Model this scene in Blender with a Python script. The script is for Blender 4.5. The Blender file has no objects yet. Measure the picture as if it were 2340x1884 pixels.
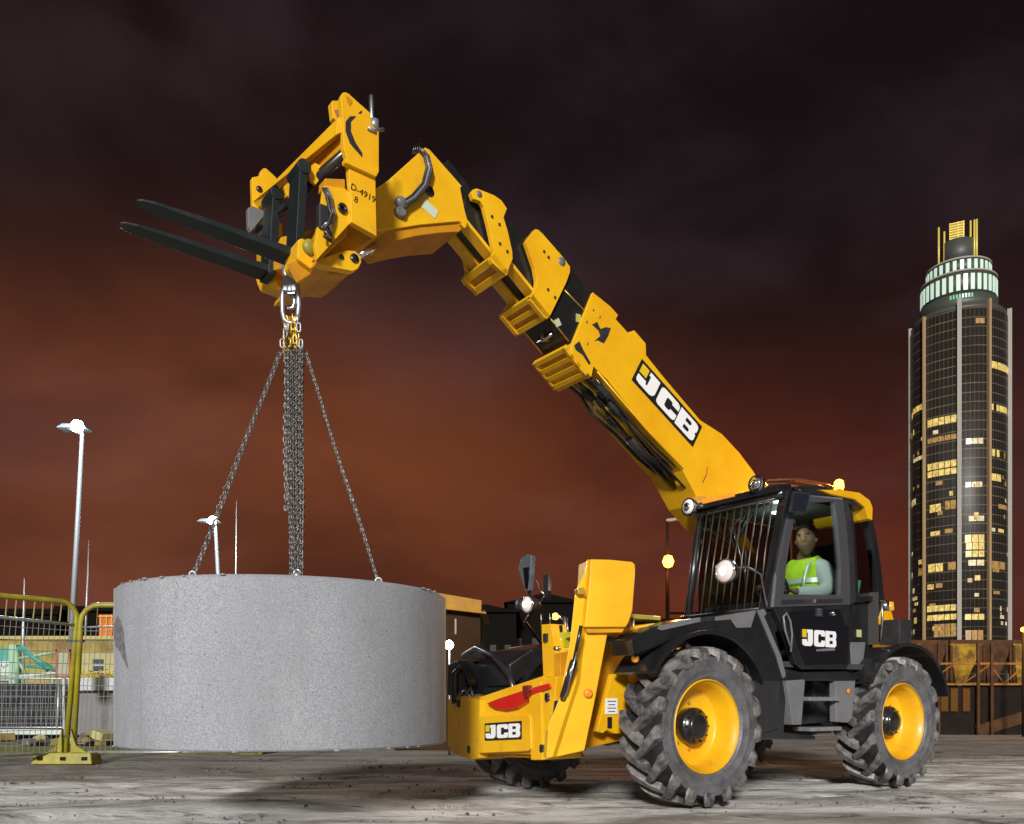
import bpy, bmesh, math, random
from mathutils import Vector, Matrix
from math import sin, cos, pi, radians
random.seed(7)
SC = bpy.context.scene; COL = SC.collection
# ------------------------------------------------------------------ camera
H = .84                      # eye height; level camera with a rising front (shift lens)
cd = bpy.data.cameras.new("camera"); cam = bpy.data.objects.new("camera", cd); COL.objects.link(cam)
cam.location = (0, 0, H); cam.rotation_euler = (pi/2, 0, 0)
cd.sensor_width = 36; cd.lens = 36*2000/2340; cd.shift_y = (1600-942)/2340; cd.clip_end = 3000
SC.camera = cam
# ------------------------------------------------------------------ night sky: low cloud lit by city glow
W = bpy.data.worlds.new("World"); SC.world = W; W.use_nodes = True
def build_world():
    nt = W.node_tree; N = nt.nodes; L = nt.links
    for x in list(N): N.remove(x)
    out = N.new('ShaderNodeOutputWorld'); bg = N.new('ShaderNodeBackground'); tc = N.new('ShaderNodeTexCoord')
    L.new(bg.outputs[0], out.inputs[0]); bg.inputs[1].default_value = 1
    def glow(d, sharp, col):
        v = Vector(d).normalized()
        dt = N.new('ShaderNodeVectorMath'); dt.operation = 'DOT_PRODUCT'; L.new(tc.outputs['Generated'], dt.inputs[0]); dt.inputs[1].default_value = v
        m = N.new('ShaderNodeMath'); m.operation = 'MAXIMUM'; L.new(dt.outputs['Value'], m.inputs[0]); m.inputs[1].default_value = 0
        p = N.new('ShaderNodeMath'); p.operation = 'POWER'; L.new(m.outputs[0], p.inputs[0]); p.inputs[1].default_value = sharp
        s = N.new('ShaderNodeVectorMath'); s.operation = 'SCALE'; s.inputs[0].default_value = col; L.new(p.outputs[0], s.inputs['Scale'])
        return s.outputs[0]
    def add(a, b):
        s = N.new('ShaderNodeVectorMath'); s.operation = 'ADD'; L.new(a, s.inputs[0]); L.new(b, s.inputs[1]); return s.outputs[0]
    def noise(scale, det, stretch, off, lo, hi, vlo, vhi, dist=0.):
        mp = N.new('ShaderNodeMapping'); L.new(tc.outputs['Generated'], mp.inputs[0]); mp.inputs['Scale'].default_value = stretch; mp.inputs['Location'].default_value = off
        mp.inputs['Rotation'].default_value = (0, .25, 0)
        n = N.new('ShaderNodeTexNoise'); n.inputs['Scale'].default_value = scale; n.inputs['Detail'].default_value = det; n.inputs['Distortion'].default_value = dist
        n.inputs['Roughness'].default_value = .5
        L.new(mp.outputs[0], n.inputs['Vector'])
        r = N.new('ShaderNodeMapRange'); r.interpolation_type = 'SMOOTHSTEP'; L.new(n.outputs['Fac'], r.inputs[0])
        for i, x in enumerate((lo, hi, vlo, vhi)): r.inputs[i+1].default_value = x
        return r.outputs[0]
    warm = glow((-.48, 1, .33), 20, (.138, .038, .013))
    for g in [glow((-.08, 1, .24), 34, (.058, .015, .004)), glow((.12, 1, .08), 26, (.050, .009, .0025)),
              glow((.36, 1, .12), 60, (.075, .012, .003)), glow((.7, 1, .08), 12, (.040, .009, .003)), glow((-.75, 1, .1), 14, (.02, .004, .003)),
              ]:
        warm = add(warm, g)
    sz = N.new('ShaderNodeSeparateXYZ'); L.new(tc.outputs['Generated'], sz.inputs[0])
    el = N.new('ShaderNodeMapRange'); el.interpolation_type = 'SMOOTHSTEP'; L.new(sz.outputs['Z'], el.inputs[0])
    for i, q in enumerate((.26, .50, 1., .10)): el.inputs[i+1].default_value = q
    wf = N.new('ShaderNodeVectorMath'); wf.operation = 'SCALE'; L.new(warm, wf.inputs[0]); L.new(el.outputs[0], wf.inputs['Scale']); warm = wf.outputs[0]
    nz = noise(2.5, 6, (1, 1, 2.2), (1.3, 0, .4), .34, .68, .62, 1.20, .35)
    sc = N.new('ShaderNodeVectorMath'); sc.operation = 'SCALE'; L.new(warm, sc.inputs[0]); L.new(nz, sc.inputs['Scale'])
    cool = noise(3.4, 7, (1, 1, 2.0), (4.3, 2, 1.4), .40, .72, .0, 1., .35)
    cs = N.new('ShaderNodeVectorMath'); cs.operation = 'SCALE'; cs.inputs[0].default_value = (.014, .009, .0110); L.new(cool, cs.inputs['Scale'])
    base = N.new('ShaderNodeVectorMath'); base.operation = 'ADD'; base.inputs[0].default_value = (.0080, .0050, .0062); L.new(cs.outputs[0], base.inputs[1])
    # a trace of twilight from the sky model itself
    sky = N.new('ShaderNodeTexSky'); sky.sky_type = 'NISHITA'; sky.sun_disc = False; sky.sun_elevation = radians(-9); sky.sun_rotation = radians(190)
    sk = N.new('ShaderNodeVectorMath'); sk.operation = 'SCALE'; L.new(sky.outputs[0], sk.inputs[0]); sk.inputs['Scale'].default_value = .1
    L.new(add(add(add(sc.outputs[0], base.outputs[0]), sk.outputs[0]), glow((-.1, -1, .35), 2, (.30, .25, .21))), bg.inputs[0])  # the rearward glow is unseen, added to fill the undersides with light
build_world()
# ------------------------------------------------------------------ the site floodlighting, as one directional lamp
sd = bpy.data.lights.new("sun", 'SUN'); sun = bpy.data.objects.new("sun", sd); COL.objects.link(sun)
sd.energy = 4.2; sd.angle = radians(8); sd.color = (1, .975, .94)
SUNV = Vector((-.13, -.93, .335)).normalized()
sun.rotation_euler = SUNV.to_track_quat('Z', 'Y').to_euler()
SC.view_settings.view_transform = 'Standard'; SC.view_settings.look = 'None'; SC.view_settings.exposure = 0; SC.view_settings.gamma = 1
SC.cycles.max_bounces = 8; SC.cycles.transparent_max_bounces = 24

# ------------------------------------------------------------------ materials
def mat(name, col, rough=.5, metal=0, coat=0, noise=None, bump=None, emit=None, dirt=None):
    m = bpy.data.materials.new(name); m.use_nodes = True; nt = m.node_tree; N = nt.nodes; L = nt.links
    b = N['Principled BSDF']; b.inputs['Base Color'].default_value = (*col, 1); b.inputs['Roughness'].default_value = rough
    b.inputs['Metallic'].default_value = metal; b.inputs['Coat Weight'].default_value = coat; b.inputs['Coat Roughness'].default_value = .08
    if rough >= .6: b.inputs['Specular IOR Level'].default_value = .12
    tc = N.new('ShaderNodeTexCoord')
    if noise:    # (scale, colour2, lo, hi)
        n = N.new('ShaderNodeTexNoise'); n.inputs['Scale'].default_value = noise[0]; n.inputs['Detail'].default_value = 8; n.inputs['Roughness'].default_value = .65
        L.new(tc.outputs['Object'], n.inputs['Vector'])
        r = N.new('ShaderNodeMapRange'); L.new(n.outputs['Fac'], r.inputs[0]); r.inputs[1].default_value = noise[2]; r.inputs[2].default_value = noise[3]
        x = N.new('ShaderNodeMix'); x.data_type = 'RGBA'; L.new(r.outputs[0], x.inputs[0]); x.inputs[6].default_value = (*col, 1); x.inputs[7].default_value = (*noise[1], 1)
        src = x.outputs[2]
        if dirt:  # second layer of marks: (scale, colour, lo, hi, roughness)
            n2 = N.new('ShaderNodeTexNoise'); n2.inputs['Scale'].default_value = dirt[0]; n2.inputs['Detail'].default_value = 10; n2.inputs['Roughness'].default_value = .7
            L.new(tc.outputs['Object'], n2.inputs['Vector'])
            r2 = N.new('ShaderNodeMapRange'); L.new(n2.outputs['Fac'], r2.inputs[0]); r2.inputs[1].default_value = dirt[2]; r2.inputs[2].default_value = dirt[3]
            x2 = N.new('ShaderNodeMix'); x2.data_type = 'RGBA'; L.new(r2.outputs[0], x2.inputs[0]); L.new(src, x2.inputs[6]); x2.inputs[7].default_value = (*dirt[1], 1)
            src = x2.outputs[2]
            rr = N.new('ShaderNodeMapRange'); L.new(r2.outputs[0], rr.inputs[0]); rr.inputs[3].default_value = rough; rr.inputs[4].default_value = min(1, rough+.3); L.new(rr.outputs[0], b.inputs['Roughness'])
        L.new(src, b.inputs['Base Color'])
    if bump:     # (scale, strength, distance)
        n = N.new('ShaderNodeTexNoise'); n.inputs['Scale'].default_value = bump[0]; n.inputs['Detail'].default_value = 6; L.new(tc.outputs['Object'], n.inputs['Vector'])
        u = N.new('ShaderNodeBump'); u.inputs['Strength'].default_value = bump[1]; u.inputs['Distance'].default_value = bump[2]; L.new(n.outputs['Fac'], u.inputs['Height']); L.new(u.outputs[0], b.inputs['Normal'])
    if emit: b.inputs['Emission Color'].default_value = (*emit[0], 1); b.inputs['Emission Strength'].default_value = emit[1]
    return m
def glassmat(name, tint, gl=.12):
    m = bpy.data.materials.new(name); m.use_nodes = True; nt = m.node_tree; N = nt.nodes; L = nt.links
    for x in list(N): N.remove(x)
    o = N.new('ShaderNodeOutputMaterial'); t = N.new('ShaderNodeBsdfTransparent'); t.inputs[0].default_value = (*tint, 1)
    g = N.new('ShaderNodeBsdfGlossy'); g.inputs['Roughness'].default_value = .03
    f = N.new('ShaderNodeLayerWeight'); f.inputs[0].default_value = gl; x = N.new('ShaderNodeMixShader')
    L.new(f.outputs['Fresnel'], x.inputs[0]); L.new(t.outputs[0], x.inputs[1]); L.new(g.outputs[0], x.inputs[2]); L.new(x.outputs[0], o.inputs[0]); return m
M = {}
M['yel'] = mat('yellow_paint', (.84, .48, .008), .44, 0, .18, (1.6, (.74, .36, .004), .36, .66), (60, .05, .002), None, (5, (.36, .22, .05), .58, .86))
M['yel_shaded'] = mat('yellow_paint_shaded', (.66, .30, .006), .45, 0, .1, (3, (.45, .18, .01), .4, .7), (60, .08, .002))  # the same yellow with shade put into its colour, for undersides and recesses
M['blk'] = mat('black_paint', (.012, .012, .014), .28, 0, .5, (3, (.028, .027, .028), .45, .75))
M['blkm'] = mat('black_plastic', (.022, .022, .026), .5, 0, 0, (5, (.05, .048, .046), .5, .8), (90, .15, .002))
M['blks'] = mat('black_steel_section', (.013, .013, .013), .32, .1, .3, (6, (.03, .028, .022), .5, .75))
M['fork'] = mat('fork_steel', (.02, .028, .032), .42, .4, 0, (5, (.05, .055, .055), .5, .8))
M['grey'] = mat('grey_panel', (.17, .17, .18), .4, 0, .2, (4, (.13, .13, .135), .4, .7))
M['steel'] = mat('bright_steel', (.55, .56, .58), .28, 1, 0, (20, (.3, .3, .32), .4, .7))
M['chrome'] = mat('chrome', (.8, .8, .82), .1, 1)
M['galv'] = mat('galvanised_steel', (.42, .44, .46), .4, .6, 0, (12, (.28, .29, .3), .4, .7))
M['pole'] = mat('pole_steel', (.20, .21, .22), .6, .3); M['dtint'] = glassmat('dark_tint', (.42, .40, .40), .12)
M['chain'] = mat('chain_steel', (.24, .225, .22), .45, .7, 0, (30, (.10, .08, .07), .4, .7))
M['gold'] = mat('gold_zinc', (.70, .47, .07), .35, .6, 0, (20, (.45, .3, .05), .4, .7))
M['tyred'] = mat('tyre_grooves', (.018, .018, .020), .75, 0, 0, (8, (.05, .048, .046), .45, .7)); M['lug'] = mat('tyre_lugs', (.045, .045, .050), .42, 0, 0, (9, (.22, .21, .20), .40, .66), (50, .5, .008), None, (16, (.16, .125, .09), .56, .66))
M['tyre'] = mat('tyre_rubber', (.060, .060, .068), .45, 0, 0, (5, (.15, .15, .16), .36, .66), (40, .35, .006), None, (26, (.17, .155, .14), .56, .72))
M['white'] = mat('white_vinyl', (.82, .83, .84), .4); M['logob'] = mat('logo_black', (.012, .014, .014), .35); M['logoy'] = mat('logo_yellow', (.75, .5, .02), .4)
M['red'] = mat('red_plastic', (.55, .012, .008), .25, 0, .5); M['orange'] = mat('orange_plastic', (.8, .25, .02), .3, 0, .4)
M['glass'] = glassmat('window_glass', (.80, .86, .84)); M['glassd'] = glassmat('tinted_glass', (.86, .88, .88), .12)
M['mirror'] = mat('mirror_glass', (.55, .6, .65), .05, 1)
M['seat'] = mat('seat_fabric', (.02, .02, .024), .8); M['lamp'] = mat('lamp_lens', (.5, .5, .5), .1, 0, 0, None, None, ((1, .70, .58), .38)); M['core'] = mat('lamp_core', (.5, .5, .5), .1, 0, 0, None, None, ((1, .93, .82), 12))
M['amber'] = mat('amber_light', (.8, .3, .02), .3, 0, 0, None, None, ((1, .46, .05), 7)); M['amberlens'] = mat('amber_lens', (.75, .30, .03), .2, 0, .5, None, None, ((1, .40, .03), .25))
M['flood'] = mat('flood_light', (.8, .9, .9), .3, 0, 0, None, None, ((.80, .97, 1), 40))
M['rock'] = mat('stone', (.16, .15, .14), .9, 0, 0, (8, (.07, .06, .055), .4, .7), (30, .6, .01))
M['barr'] = mat('barrier_yellow', (.33, .29, .014), .5, 0, .1, (6, (.20, .18, .02), .4, .68), None, None, (16, (.09, .07, .03), .6, .72))
M['cab_in'] = mat('cab_lining', (.06, .058, .055), .7)
M['dark'] = mat('dark_cladding', (.009, .006, .005), .7, 0, 0, (2, (.018, .011, .008), .4, .7))
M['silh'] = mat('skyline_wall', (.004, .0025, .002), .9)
M['hoardy'] = mat('ochre_timber', (.42, .22, .03), .6, 0, 0, (4, (.3, .15, .03), .4, .7))

# ------------------------------------------------------------------ mesh helpers
class MB:
    def __init__(s): s.b = bmesh.new(); s.smooth = []
    def face(s, vs, sm=False):
        try: f = s.b.faces.new(vs); f.smooth = sm; return f
        except ValueError: return None
    def loft(s, A, B, caps=True, sm=False):
        a = [s.b.verts.new(p) for p in A]; b = [s.b.verts.new(p) for p in B]; n = len(a)
        for i in range(n): s.face((a[i], a[(i+1) % n], b[(i+1) % n], b[i]), sm)
        if caps: s.face(a[::-1]); s.face(b)
        return s
    def box(s, c, d, R=None):
        c = Vector(c); q = [Vector((x*d[0]/2, y*d[1]/2, z*d[2]/2)) for x, y in ((-1, -1), (1, -1), (1, 1), (-1, 1)) for z in (-1, 1)]
        if R: q = [R @ v for v in q]
        q = [c+v for v in q]; return s.loft([q[0], q[2], q[4], q[6]], [q[1], q[3], q[5], q[7]])
    def prism(s, P, axis, lo, hi):   # P: list of 3-D points in a plane, swept along one axis from lo to hi
        A = []; B = []
        for p in P:
            a = Vector(p); b = Vector(p); a[axis] = lo; b[axis] = hi; A.append(a); B.append(b)
        return s.loft(A, B)
    def tube(s, P, r, n=8, r2=None, cap=True, sm=True):
        P = [Vector(p) for p in P]; k = len(P); rings = []
        t = (P[1]-P[0]).normalized(); up = Vector((0, 0, 1)) if abs(t.z) < .9 else Vector((1, 0, 0)); x = t.cross(up).normalized()
        for i, p in enumerate(P):
            t = ((P[min(i+1, k-1)]-P[i]).normalized()+(P[i]-P[max(i-1, 0)]).normalized()).normalized()
            x = (x-t*x.dot(t)).normalized(); y = t.cross(x); rr = (r[i] if isinstance(r, (list, tuple)) else (r if r2 is None else r+(r2-r)*i/(k-1)))
            rings.append([s.b.verts.new(p+x*cos(2*pi*j/n)*rr+y*sin(2*pi*j/n)*rr) for j in range(n)])
        for a, b in zip(rings, rings[1:]):
            for j in range(n): s.face((a[j], a[(j+1) % n], b[(j+1) % n], b[j]), sm)
        if cap: s.face(rings[0][::-1]); s.face(rings[-1])
        return s
    def lathe(s, P, n, ctr=(0, 0, 0), ax='z', closed=False, sm=True, cap0=True):   # P: (radius, along)
        C = Vector(ctr); rings = []
        for r, z in P:
            ring = []
            for j in range(n):
                a = 2*pi*j/n; v = Vector((r*cos(a), r*sin(a), z))
                if ax == 'y': v = Vector((r*cos(a), z, -r*sin(a)))
                if ax == 'x': v = Vector((z, r*cos(a), r*sin(a)))
                ring.append(s.b.verts.new(C+v))
            rings.append(ring)
        pr = list(zip(rings, rings[1:]))
        if closed: pr.append((rings[-1], rings[0]))
        for a, b in pr:
            for j in range(n): s.face((a[j], a[(j+1) % n], b[(j+1) % n], b[j]), sm)
        if not closed:
            if P[0][0] > 1e-4 and cap0: s.face(rings[0][::-1])
            if P[-1][0] > 1e-4: s.face(rings[-1])
        return s
    def torus(s, c, X, Y, rx, ry, r, n=14, m=6, Lx=0):
        # oval link in plane X,Y
        P = []
        for i in range(n):
            a = 2*pi*i/n; P.append(Vector(c)+X*(cos(a)*rx)+Y*(sin(a)*ry+(Lx if sin(a) > 0 else -Lx)))
        Z = X.cross(Y).normalized(); rings = []
        for i in range(n):
            t = (P[(i+1) % n]-P[i-1]).normalized(); o = t.cross(Z)
            rings.append([s.b.verts.new(P[i]+o*cos(2*pi*j/m)*r+Z*sin(2*pi*j/m)*r) for j in range(m)])
        for i in range(n):
            a, b = rings[i], rings[(i+1) % n]
            for j in range(m): s.face((a[j], a[(j+1) % m], b[(j+1) % m], b[j]), True)
        return s
    def obj(s, name, m, parent=None, bevel=0, seg=2, label=None, **kw):
        bmesh.ops.remove_doubles(s.b, verts=s.b.verts, dist=1e-5)
        bmesh.ops.recalc_face_normals(s.b, faces=s.b.faces)
        me = bpy.data.meshes.new(name); s.b.to_mesh(me); s.b.free()
        for mm in (m if isinstance(m, (list, tuple)) else [m]): me.materials.append(mm)
        o = bpy.data.objects.new(name, me); COL.objects.link(o)
        if parent: o.parent = parent
        if bevel:
            bv = o.modifiers.new('bevel', 'BEVEL'); bv.width = bevel*.6; bv.segments = seg; bv.limit_method = 'ANGLE'; bv.angle_limit = radians(38)
            bv.harden_normals = False
        if label: o['label'] = label
        return o
def thing(name, label, cat, loc=(0, 0, 0), rz=0, group=None):
    o = bpy.data.objects.new(name, None); COL.objects.link(o); o.location = loc; o.rotation_euler = (0, 0, rz)
    o['label'] = label; o['category'] = cat
    if group: o['group'] = group
    return o
def tag(o, label, cat, group=None):
    o['label'] = label; o['category'] = cat
    if group: o['group'] = group
    return o
def struct(o): o['kind'] = 'structure'; return o
def copy_tree(o, parent=None):
    c = o.copy(); COL.objects.link(c)
    if parent: c.parent = parent
    for ch in list(o.children): copy_tree(ch, c)
    return c
def V(*a): return Vector(a)
# the machine's own frame: X forward, Y to its left side, Z up
AX = Vector((-.8125, -.583)); AN = Vector((.583, -.8125)); ORG = AX*-6.63+AN*-5.84
MROT = math.atan2(AX.y, AX.x)
def ray(u, v): return Vector(((u-1170)/2000, 1)), (1600-v)/2000
def loc(p, z): q = p-ORG; return Vector((q.dot(AX), q.dot(AN), z))
def mY(u, v, Y):      # survey a photographed point known to lie on the machine's plane Y = const
    d, e = ray(u, v); t = (Y+ORG.dot(AN))/d.dot(AN); return loc(d*t, H+e*t)
def mX(u, v, X):
    d, e = ray(u, v); t = (X+ORG.dot(AX))/d.dot(AX); return loc(d*t, H+e*t)
def PY(pts, Y): return [mY(u, v, Y) for u, v in pts]
def PX(pts, X): return [mX(u, v, X) for u, v in pts]
def at(u, v, D): return Vector(((u-1170)/2000*D, D, H+(1600-v)/2000*D))
def plateY(pts, Y, t): return MB().prism(PY(pts, Y), 1, Y, Y-t)
def plateX(pts, X, t): return MB().prism(PX(pts, X), 0, X, X-t)
def arc(cx, cz, r, a0, a1, n): return [(cx+r*cos(radians(a0+(a1-a0)*i/n)), cz+r*sin(radians(a0+(a1-a0)*i/n))) for i in range(n+1)]
def frame_map(P, X, Y, Z):
    return lambda x, y, z=0: Vector(P)+X*x+Y*y+Z*z

# ------------------------------------------------------------------ lettering: the three block letters
LET = {'J': [(.42, 1), (.92, 1), (.92, .22), (.84, .06), (.70, 0), (.20, 0), (.04, .05), (0, .16), (0, .40), (.40, .40), (.40, .30), (.44, .26), (.50, .26), (.50, .80), (.42, .80)],
       'C': [(.14, 1), (.86, 1), (.96, .95), (1, .86), (1, .64), (.66, .64), (.66, .72), (.60, .76), (.42, .76), (.36, .70), (.36, .30), (.42, .24), (.60, .24), (.66, .30), (.66, .38), (1, .38), (1, .14), (.96, .05), (.86, 0), (.14, 0), (.04, .05), (0, .14), (0, .86), (.04, .95)],
       'B': [(0, 1), (.84, 1), (.96, .94), (1, .82), (1, .62), (.93, .51), (1, .40), (1, .18), (.96, .06), (.84, 0), (0, 0)]}
HOL = [[(.36, .80), (.60, .80), (.65, .75), (.65, .65), (.60, .60), (.36, .60)], [(.36, .40), (.60, .40), (.65, .35), (.65, .25), (.60, .20), (.36, .20)]]
def logo(parent, P, X, Y, w, h, back=True, name='logo_plate'):
    """P lower-left corner, X/Y unit directions; three white letters with a yellow corner flag on a black ground"""
    Z = X.cross(Y).normalized(); f = frame_map(P, X, Y, Z)
    m = MB()
    if back:
        q = [(0, 0), (w, 0), (w, h), (0, h)]; m.loft([f(x, y, 0) for x, y in q], [f(x, y, .003) for x, y in q])
        base = m.obj(name, M['logob'], parent, .003)
    else:
        base = None
    px, py = (w*.035, h*.12) if back else (0, 0); lw = (w-2*px)/3.10; lh = h-2*py
    m = MB()
    for i, k in enumerate('JCB'):
        x0 = px+i*lw*1.05
        A = [(x0+a*lw, py+b*lh) for a, b in LET[k]]
        m.loft([f(x, y, .002) for x, y in A], [f(x, y, .005) for x, y in A])
    m.obj('lettering', M['white'], base or parent)
    m = MB()
    for hl in HOL:
        A = [(px+2*lw*1.05+a*lw, py+b*lh) for a, b in hl]; m.loft([f(x, y, .004) for x, y in A], [f(x, y, .007) for x, y in A])
    m.obj('lettering', M['logob'], base or parent)
    m = MB(); A = [(px, py+.52*lh), (px+.34*lw, py+.52*lh), (px+.34*lw, py+lh), (px, py+lh)]
    m.loft([f(x, y, .002) for x, y in A], [f(x, y, .006) for x, y in A]); m.obj('logo_flag', M['logoy'], base or parent)
def textmesh(body, size, P, X, Y, m, parent, name='stencil', ext=.001):
    c = bpy.data.curves.new(name, 'FONT'); c.body = body; c.size = size; c.extrude = ext; c.resolution_u = 3
    t = bpy.data.objects.new('tmp', c); me = bpy.data.meshes.new_from_object(t); bpy.data.objects.remove(t)
    Z = X.cross(Y).normalized(); me.transform(Matrix(((X.x, Y.x, Z.x, P.x), (X.y, Y.y, Z.y, P.y), (X.z, Y.z, Z.z, P.z), (0, 0, 0, 1))))
    me.materials.clear(); me.materials.append(m); o = bpy.data.objects.new(name, me); COL.objects.link(o); o.parent = parent; return o
# ================================================================== SETTING
from mathutils import noise as MN
def ground():
    def line(lo, hi, st, outer): 
        k = int(round((hi-lo)/st)); return [-a for a in outer[::-1]]+[lo+st*i for i in range(k+1)]+outer
    xs = [-1500, -400, -100, -40, -18]+[-12+.13*i for i in range(186)]+[18, 40, 100, 400, 1500]
    ys = [-1500, -300, -50, -10, 0, 3]+[4.6+.085*i for i in range(110)]+[14.3+.3*i for i in range(20)]+[24, 32, 50, 100, 400, 1500]
    b = bmesh.new(); R = []
    for y in ys:
        row = []
        for x in xs:
            z = 0
            if abs(x) < 13 and 4 < y < 20:
                f = min(1, (y-4)/1.)*min(1, (20-y)/3)*min(1, (13-abs(x)))
                p = Vector((x*.35+y*.05, y*1.5-x*.3, 0))
                z = (MN.fractal(p*.9, .8, 2.1, 4)*.030+MN.fractal(Vector((x*1.2, y*5, 3)), .7, 2, 3)*.007)*f
                for q_, (y0, sl, w_) in enumerate(((8.15, .10, .16), (9.0, .05, .14), (6.9, .16, .15), (10.6, -.06, .2), (7.55, .02, .10))):
                    dd = (y-y0-sl*x-.12*sin(x*.9+q_))/w_
                    if abs(dd) < 3: z += f*(-.020*math.exp(-dd*dd)+.010*math.exp(-(abs(dd)-1.6)**2*4)+.005*math.exp(-dd*dd)*sin(x*34+3*abs(dd)))
                z -= .010
            row.append(b.verts.new((x, y, z)))
        R.append(row)
    for r, q in zip(R, R[1:]):
        for i in range(len(r)-1): f = b.faces.new((r[i], r[i+1], q[i+1], q[i])); f.smooth = True
    me = bpy.data.meshes.new('ground'); b.to_mesh(me); b.free(); o = bpy.data.objects.new('ground', me); COL.objects.link(o); struct(o)
    m = bpy.data.materials.new('muddy_concrete'); m.use_nodes = True; nt = m.node_tree; N = nt.nodes; L = nt.links; bs = N['Principled BSDF']
    ge = N.new('ShaderNodeNewGeometry'); sx = N.new('ShaderNodeSeparateXYZ'); L.new(ge.outputs['Position'], sx.inputs[0])
    def nz(scale, st, rot, det=8, off=(0, 0, 0), ro=.6, dist=0):
        mp = N.new('ShaderNodeMapping'); L.new(ge.outputs['Position'], mp.inputs[0]); mp.inputs['Scale'].default_value = st; mp.inputs['Rotation'].default_value = (0, 0, rot); mp.inputs['Location'].default_value = off
        n = N.new('ShaderNodeTexNoise'); n.inputs['Scale'].default_value = scale; n.inputs['Detail'].default_value = det; n.inputs['Roughness'].default_value = ro; n.inputs['Distortion'].default_value = dist
        L.new(mp.outputs[0], n.inputs['Vector']); return n.outputs['Fac']
    def rng(x, lo, hi, a=0, b_=1, sm=True):
        r = N.new('ShaderNodeMapRange'); r.interpolation_type = 'SMOOTHSTEP' if sm else 'LINEAR'; L.new(x, r.inputs[0])
        for i, q in enumerate((lo, hi, a, b_)): r.inputs[i+1].default_value = q
        return r.outputs[0]
    def mth(op, a, b_=None):
        q = N.new('ShaderNodeMath'); q.operation = op
        for i, z in enumerate((a, b_)):
            if z is None: continue
            if isinstance(z, (int, float)): q.inputs[i].default_value = z
            else: L.new(z, q.inputs[i])
        return q.outputs[0]
    def mix(f, a, b_):
        x = N.new('ShaderNodeMix'); x.data_type = 'RGBA'; L.new(f, x.inputs[0])
        for i, z in ((6, a), (7, b_)):
            if isinstance(z, tuple): x.inputs[i].default_value = (*z, 1)
            else: L.new(z, x.inputs[i])
        return x.outputs[2]
    streak = nz(1.1, (.42, 1.1, 1), .50, 10, (3, 1, 0), .68, 1.2); streak2 = nz(2.4, (.42, 1.3, 1), .38, 10, (7, 2, 0), .76, 1.3)
    blotch = nz(.9, (.5, 1.1, 1), .1, 6, (1, 5, 0)); fine = nz(38, (1, 1, 1), 0, 6, (0, 0, 0), .75)
    c = mix(rng(streak, .38, .62), (.86, .85, .83), (.32, .30, .275))
    c = mix(rng(streak2, .54, .64), c, (.12, .10, .085))
    # brown mud behind the lift; its dark tone also imitates shadow and unlit yard
    yy = mth('ADD', mth('ADD', sx.outputs['Y'], mth('MULTIPLY', sx.outputs['X'], -.30)), mth('MULTIPLY', mth('SUBTRACT', streak, .5), 4.5))
    mud = rng(yy, 8.8, 11.4); brown = mix(rng(streak2, .38, .66), (.15, .105, .070), (.055, .038, .024))
    c = mix(mth('MULTIPLY', mud, .80), c, brown)
    c = mix(rng(fine, .60, .74), c, (.06, .05, .042)); c = mix(rng(nz(3.2, (.5, 1, 1), 0, 8, (9, 9, 0), .7), .66, .70), c, (.05, .042, .034))
    L.new(c, bs.inputs['Base Color'])
    wet = rng(blotch, .52, .64); L.new(mth('SUBTRACT', .92, mth('MULTIPLY', mth('MULTIPLY', wet, mud), .22)), bs.inputs['Roughness'])
    h = mth('ADD', mth('ADD', mth('MULTIPLY', streak2, .6), mth('MULTIPLY', fine, .28)), mth('MULTIPLY', nz(9, (.5, 1.4, 1), .2, 8, (2, 2, 0), .7), .7))
    bu = N.new('ShaderNodeBump'); bu.inputs['Strength'].default_value = .9; bu.inputs['Distance'].default_value = .06; L.new(h, bu.inputs['Height']); L.new(bu.outputs[0], bs.inputs['Normal'])
    me.materials.append(m)
ground()
def verge():
    m = MB(); P = [(-14, 12.9), (-3.9, 13.6), (-3.9, 15.4), (-14, 15.2)]
    m.loft([V(x, y, -.05) for x, y in P], [V(x, y, .03) for x, y in P])
    o = m.obj('verge', mat('mossy_verge', (.20, .20, .05), .9, 0, 0, (5, (.08, .07, .03), .4, .65), (30, .5, .01)), bevel=.02); struct(o)
verge()
def clods():
    m = MB(); rnd = random.Random(4)
    for i in range(3600):
        x = rnd.uniform(-5.5, 7.5); y = rnd.uniform(5.6, 13)
        if MN.noise(Vector((x*.8, y*1.6, 1))) < .12: continue
        r = .004+.016*rnd.random()**4
        if y > 10: r *= 1.4
        P = []; n = 5
        rot = rnd.random()*6
        a = [V(x+cos(rot+2*pi*j/n)*r*rnd.uniform(.7, 1.3), y+sin(rot+2*pi*j/n)*r*rnd.uniform(.7, 1.2), -.012) for j in range(n)]
        b = [V(x+(p.x-x)*.6, y+(p.y-y)*.6, r*rnd.uniform(.15, .55)) for p in a]
        m.loft(a, b)
    o = m.obj('gravel', M['rock']); o['kind'] = 'stuff'; o['label'] = 'small stones and clods of mud strewn over the yard'; o['category'] = 'gravel'
clods()

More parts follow.
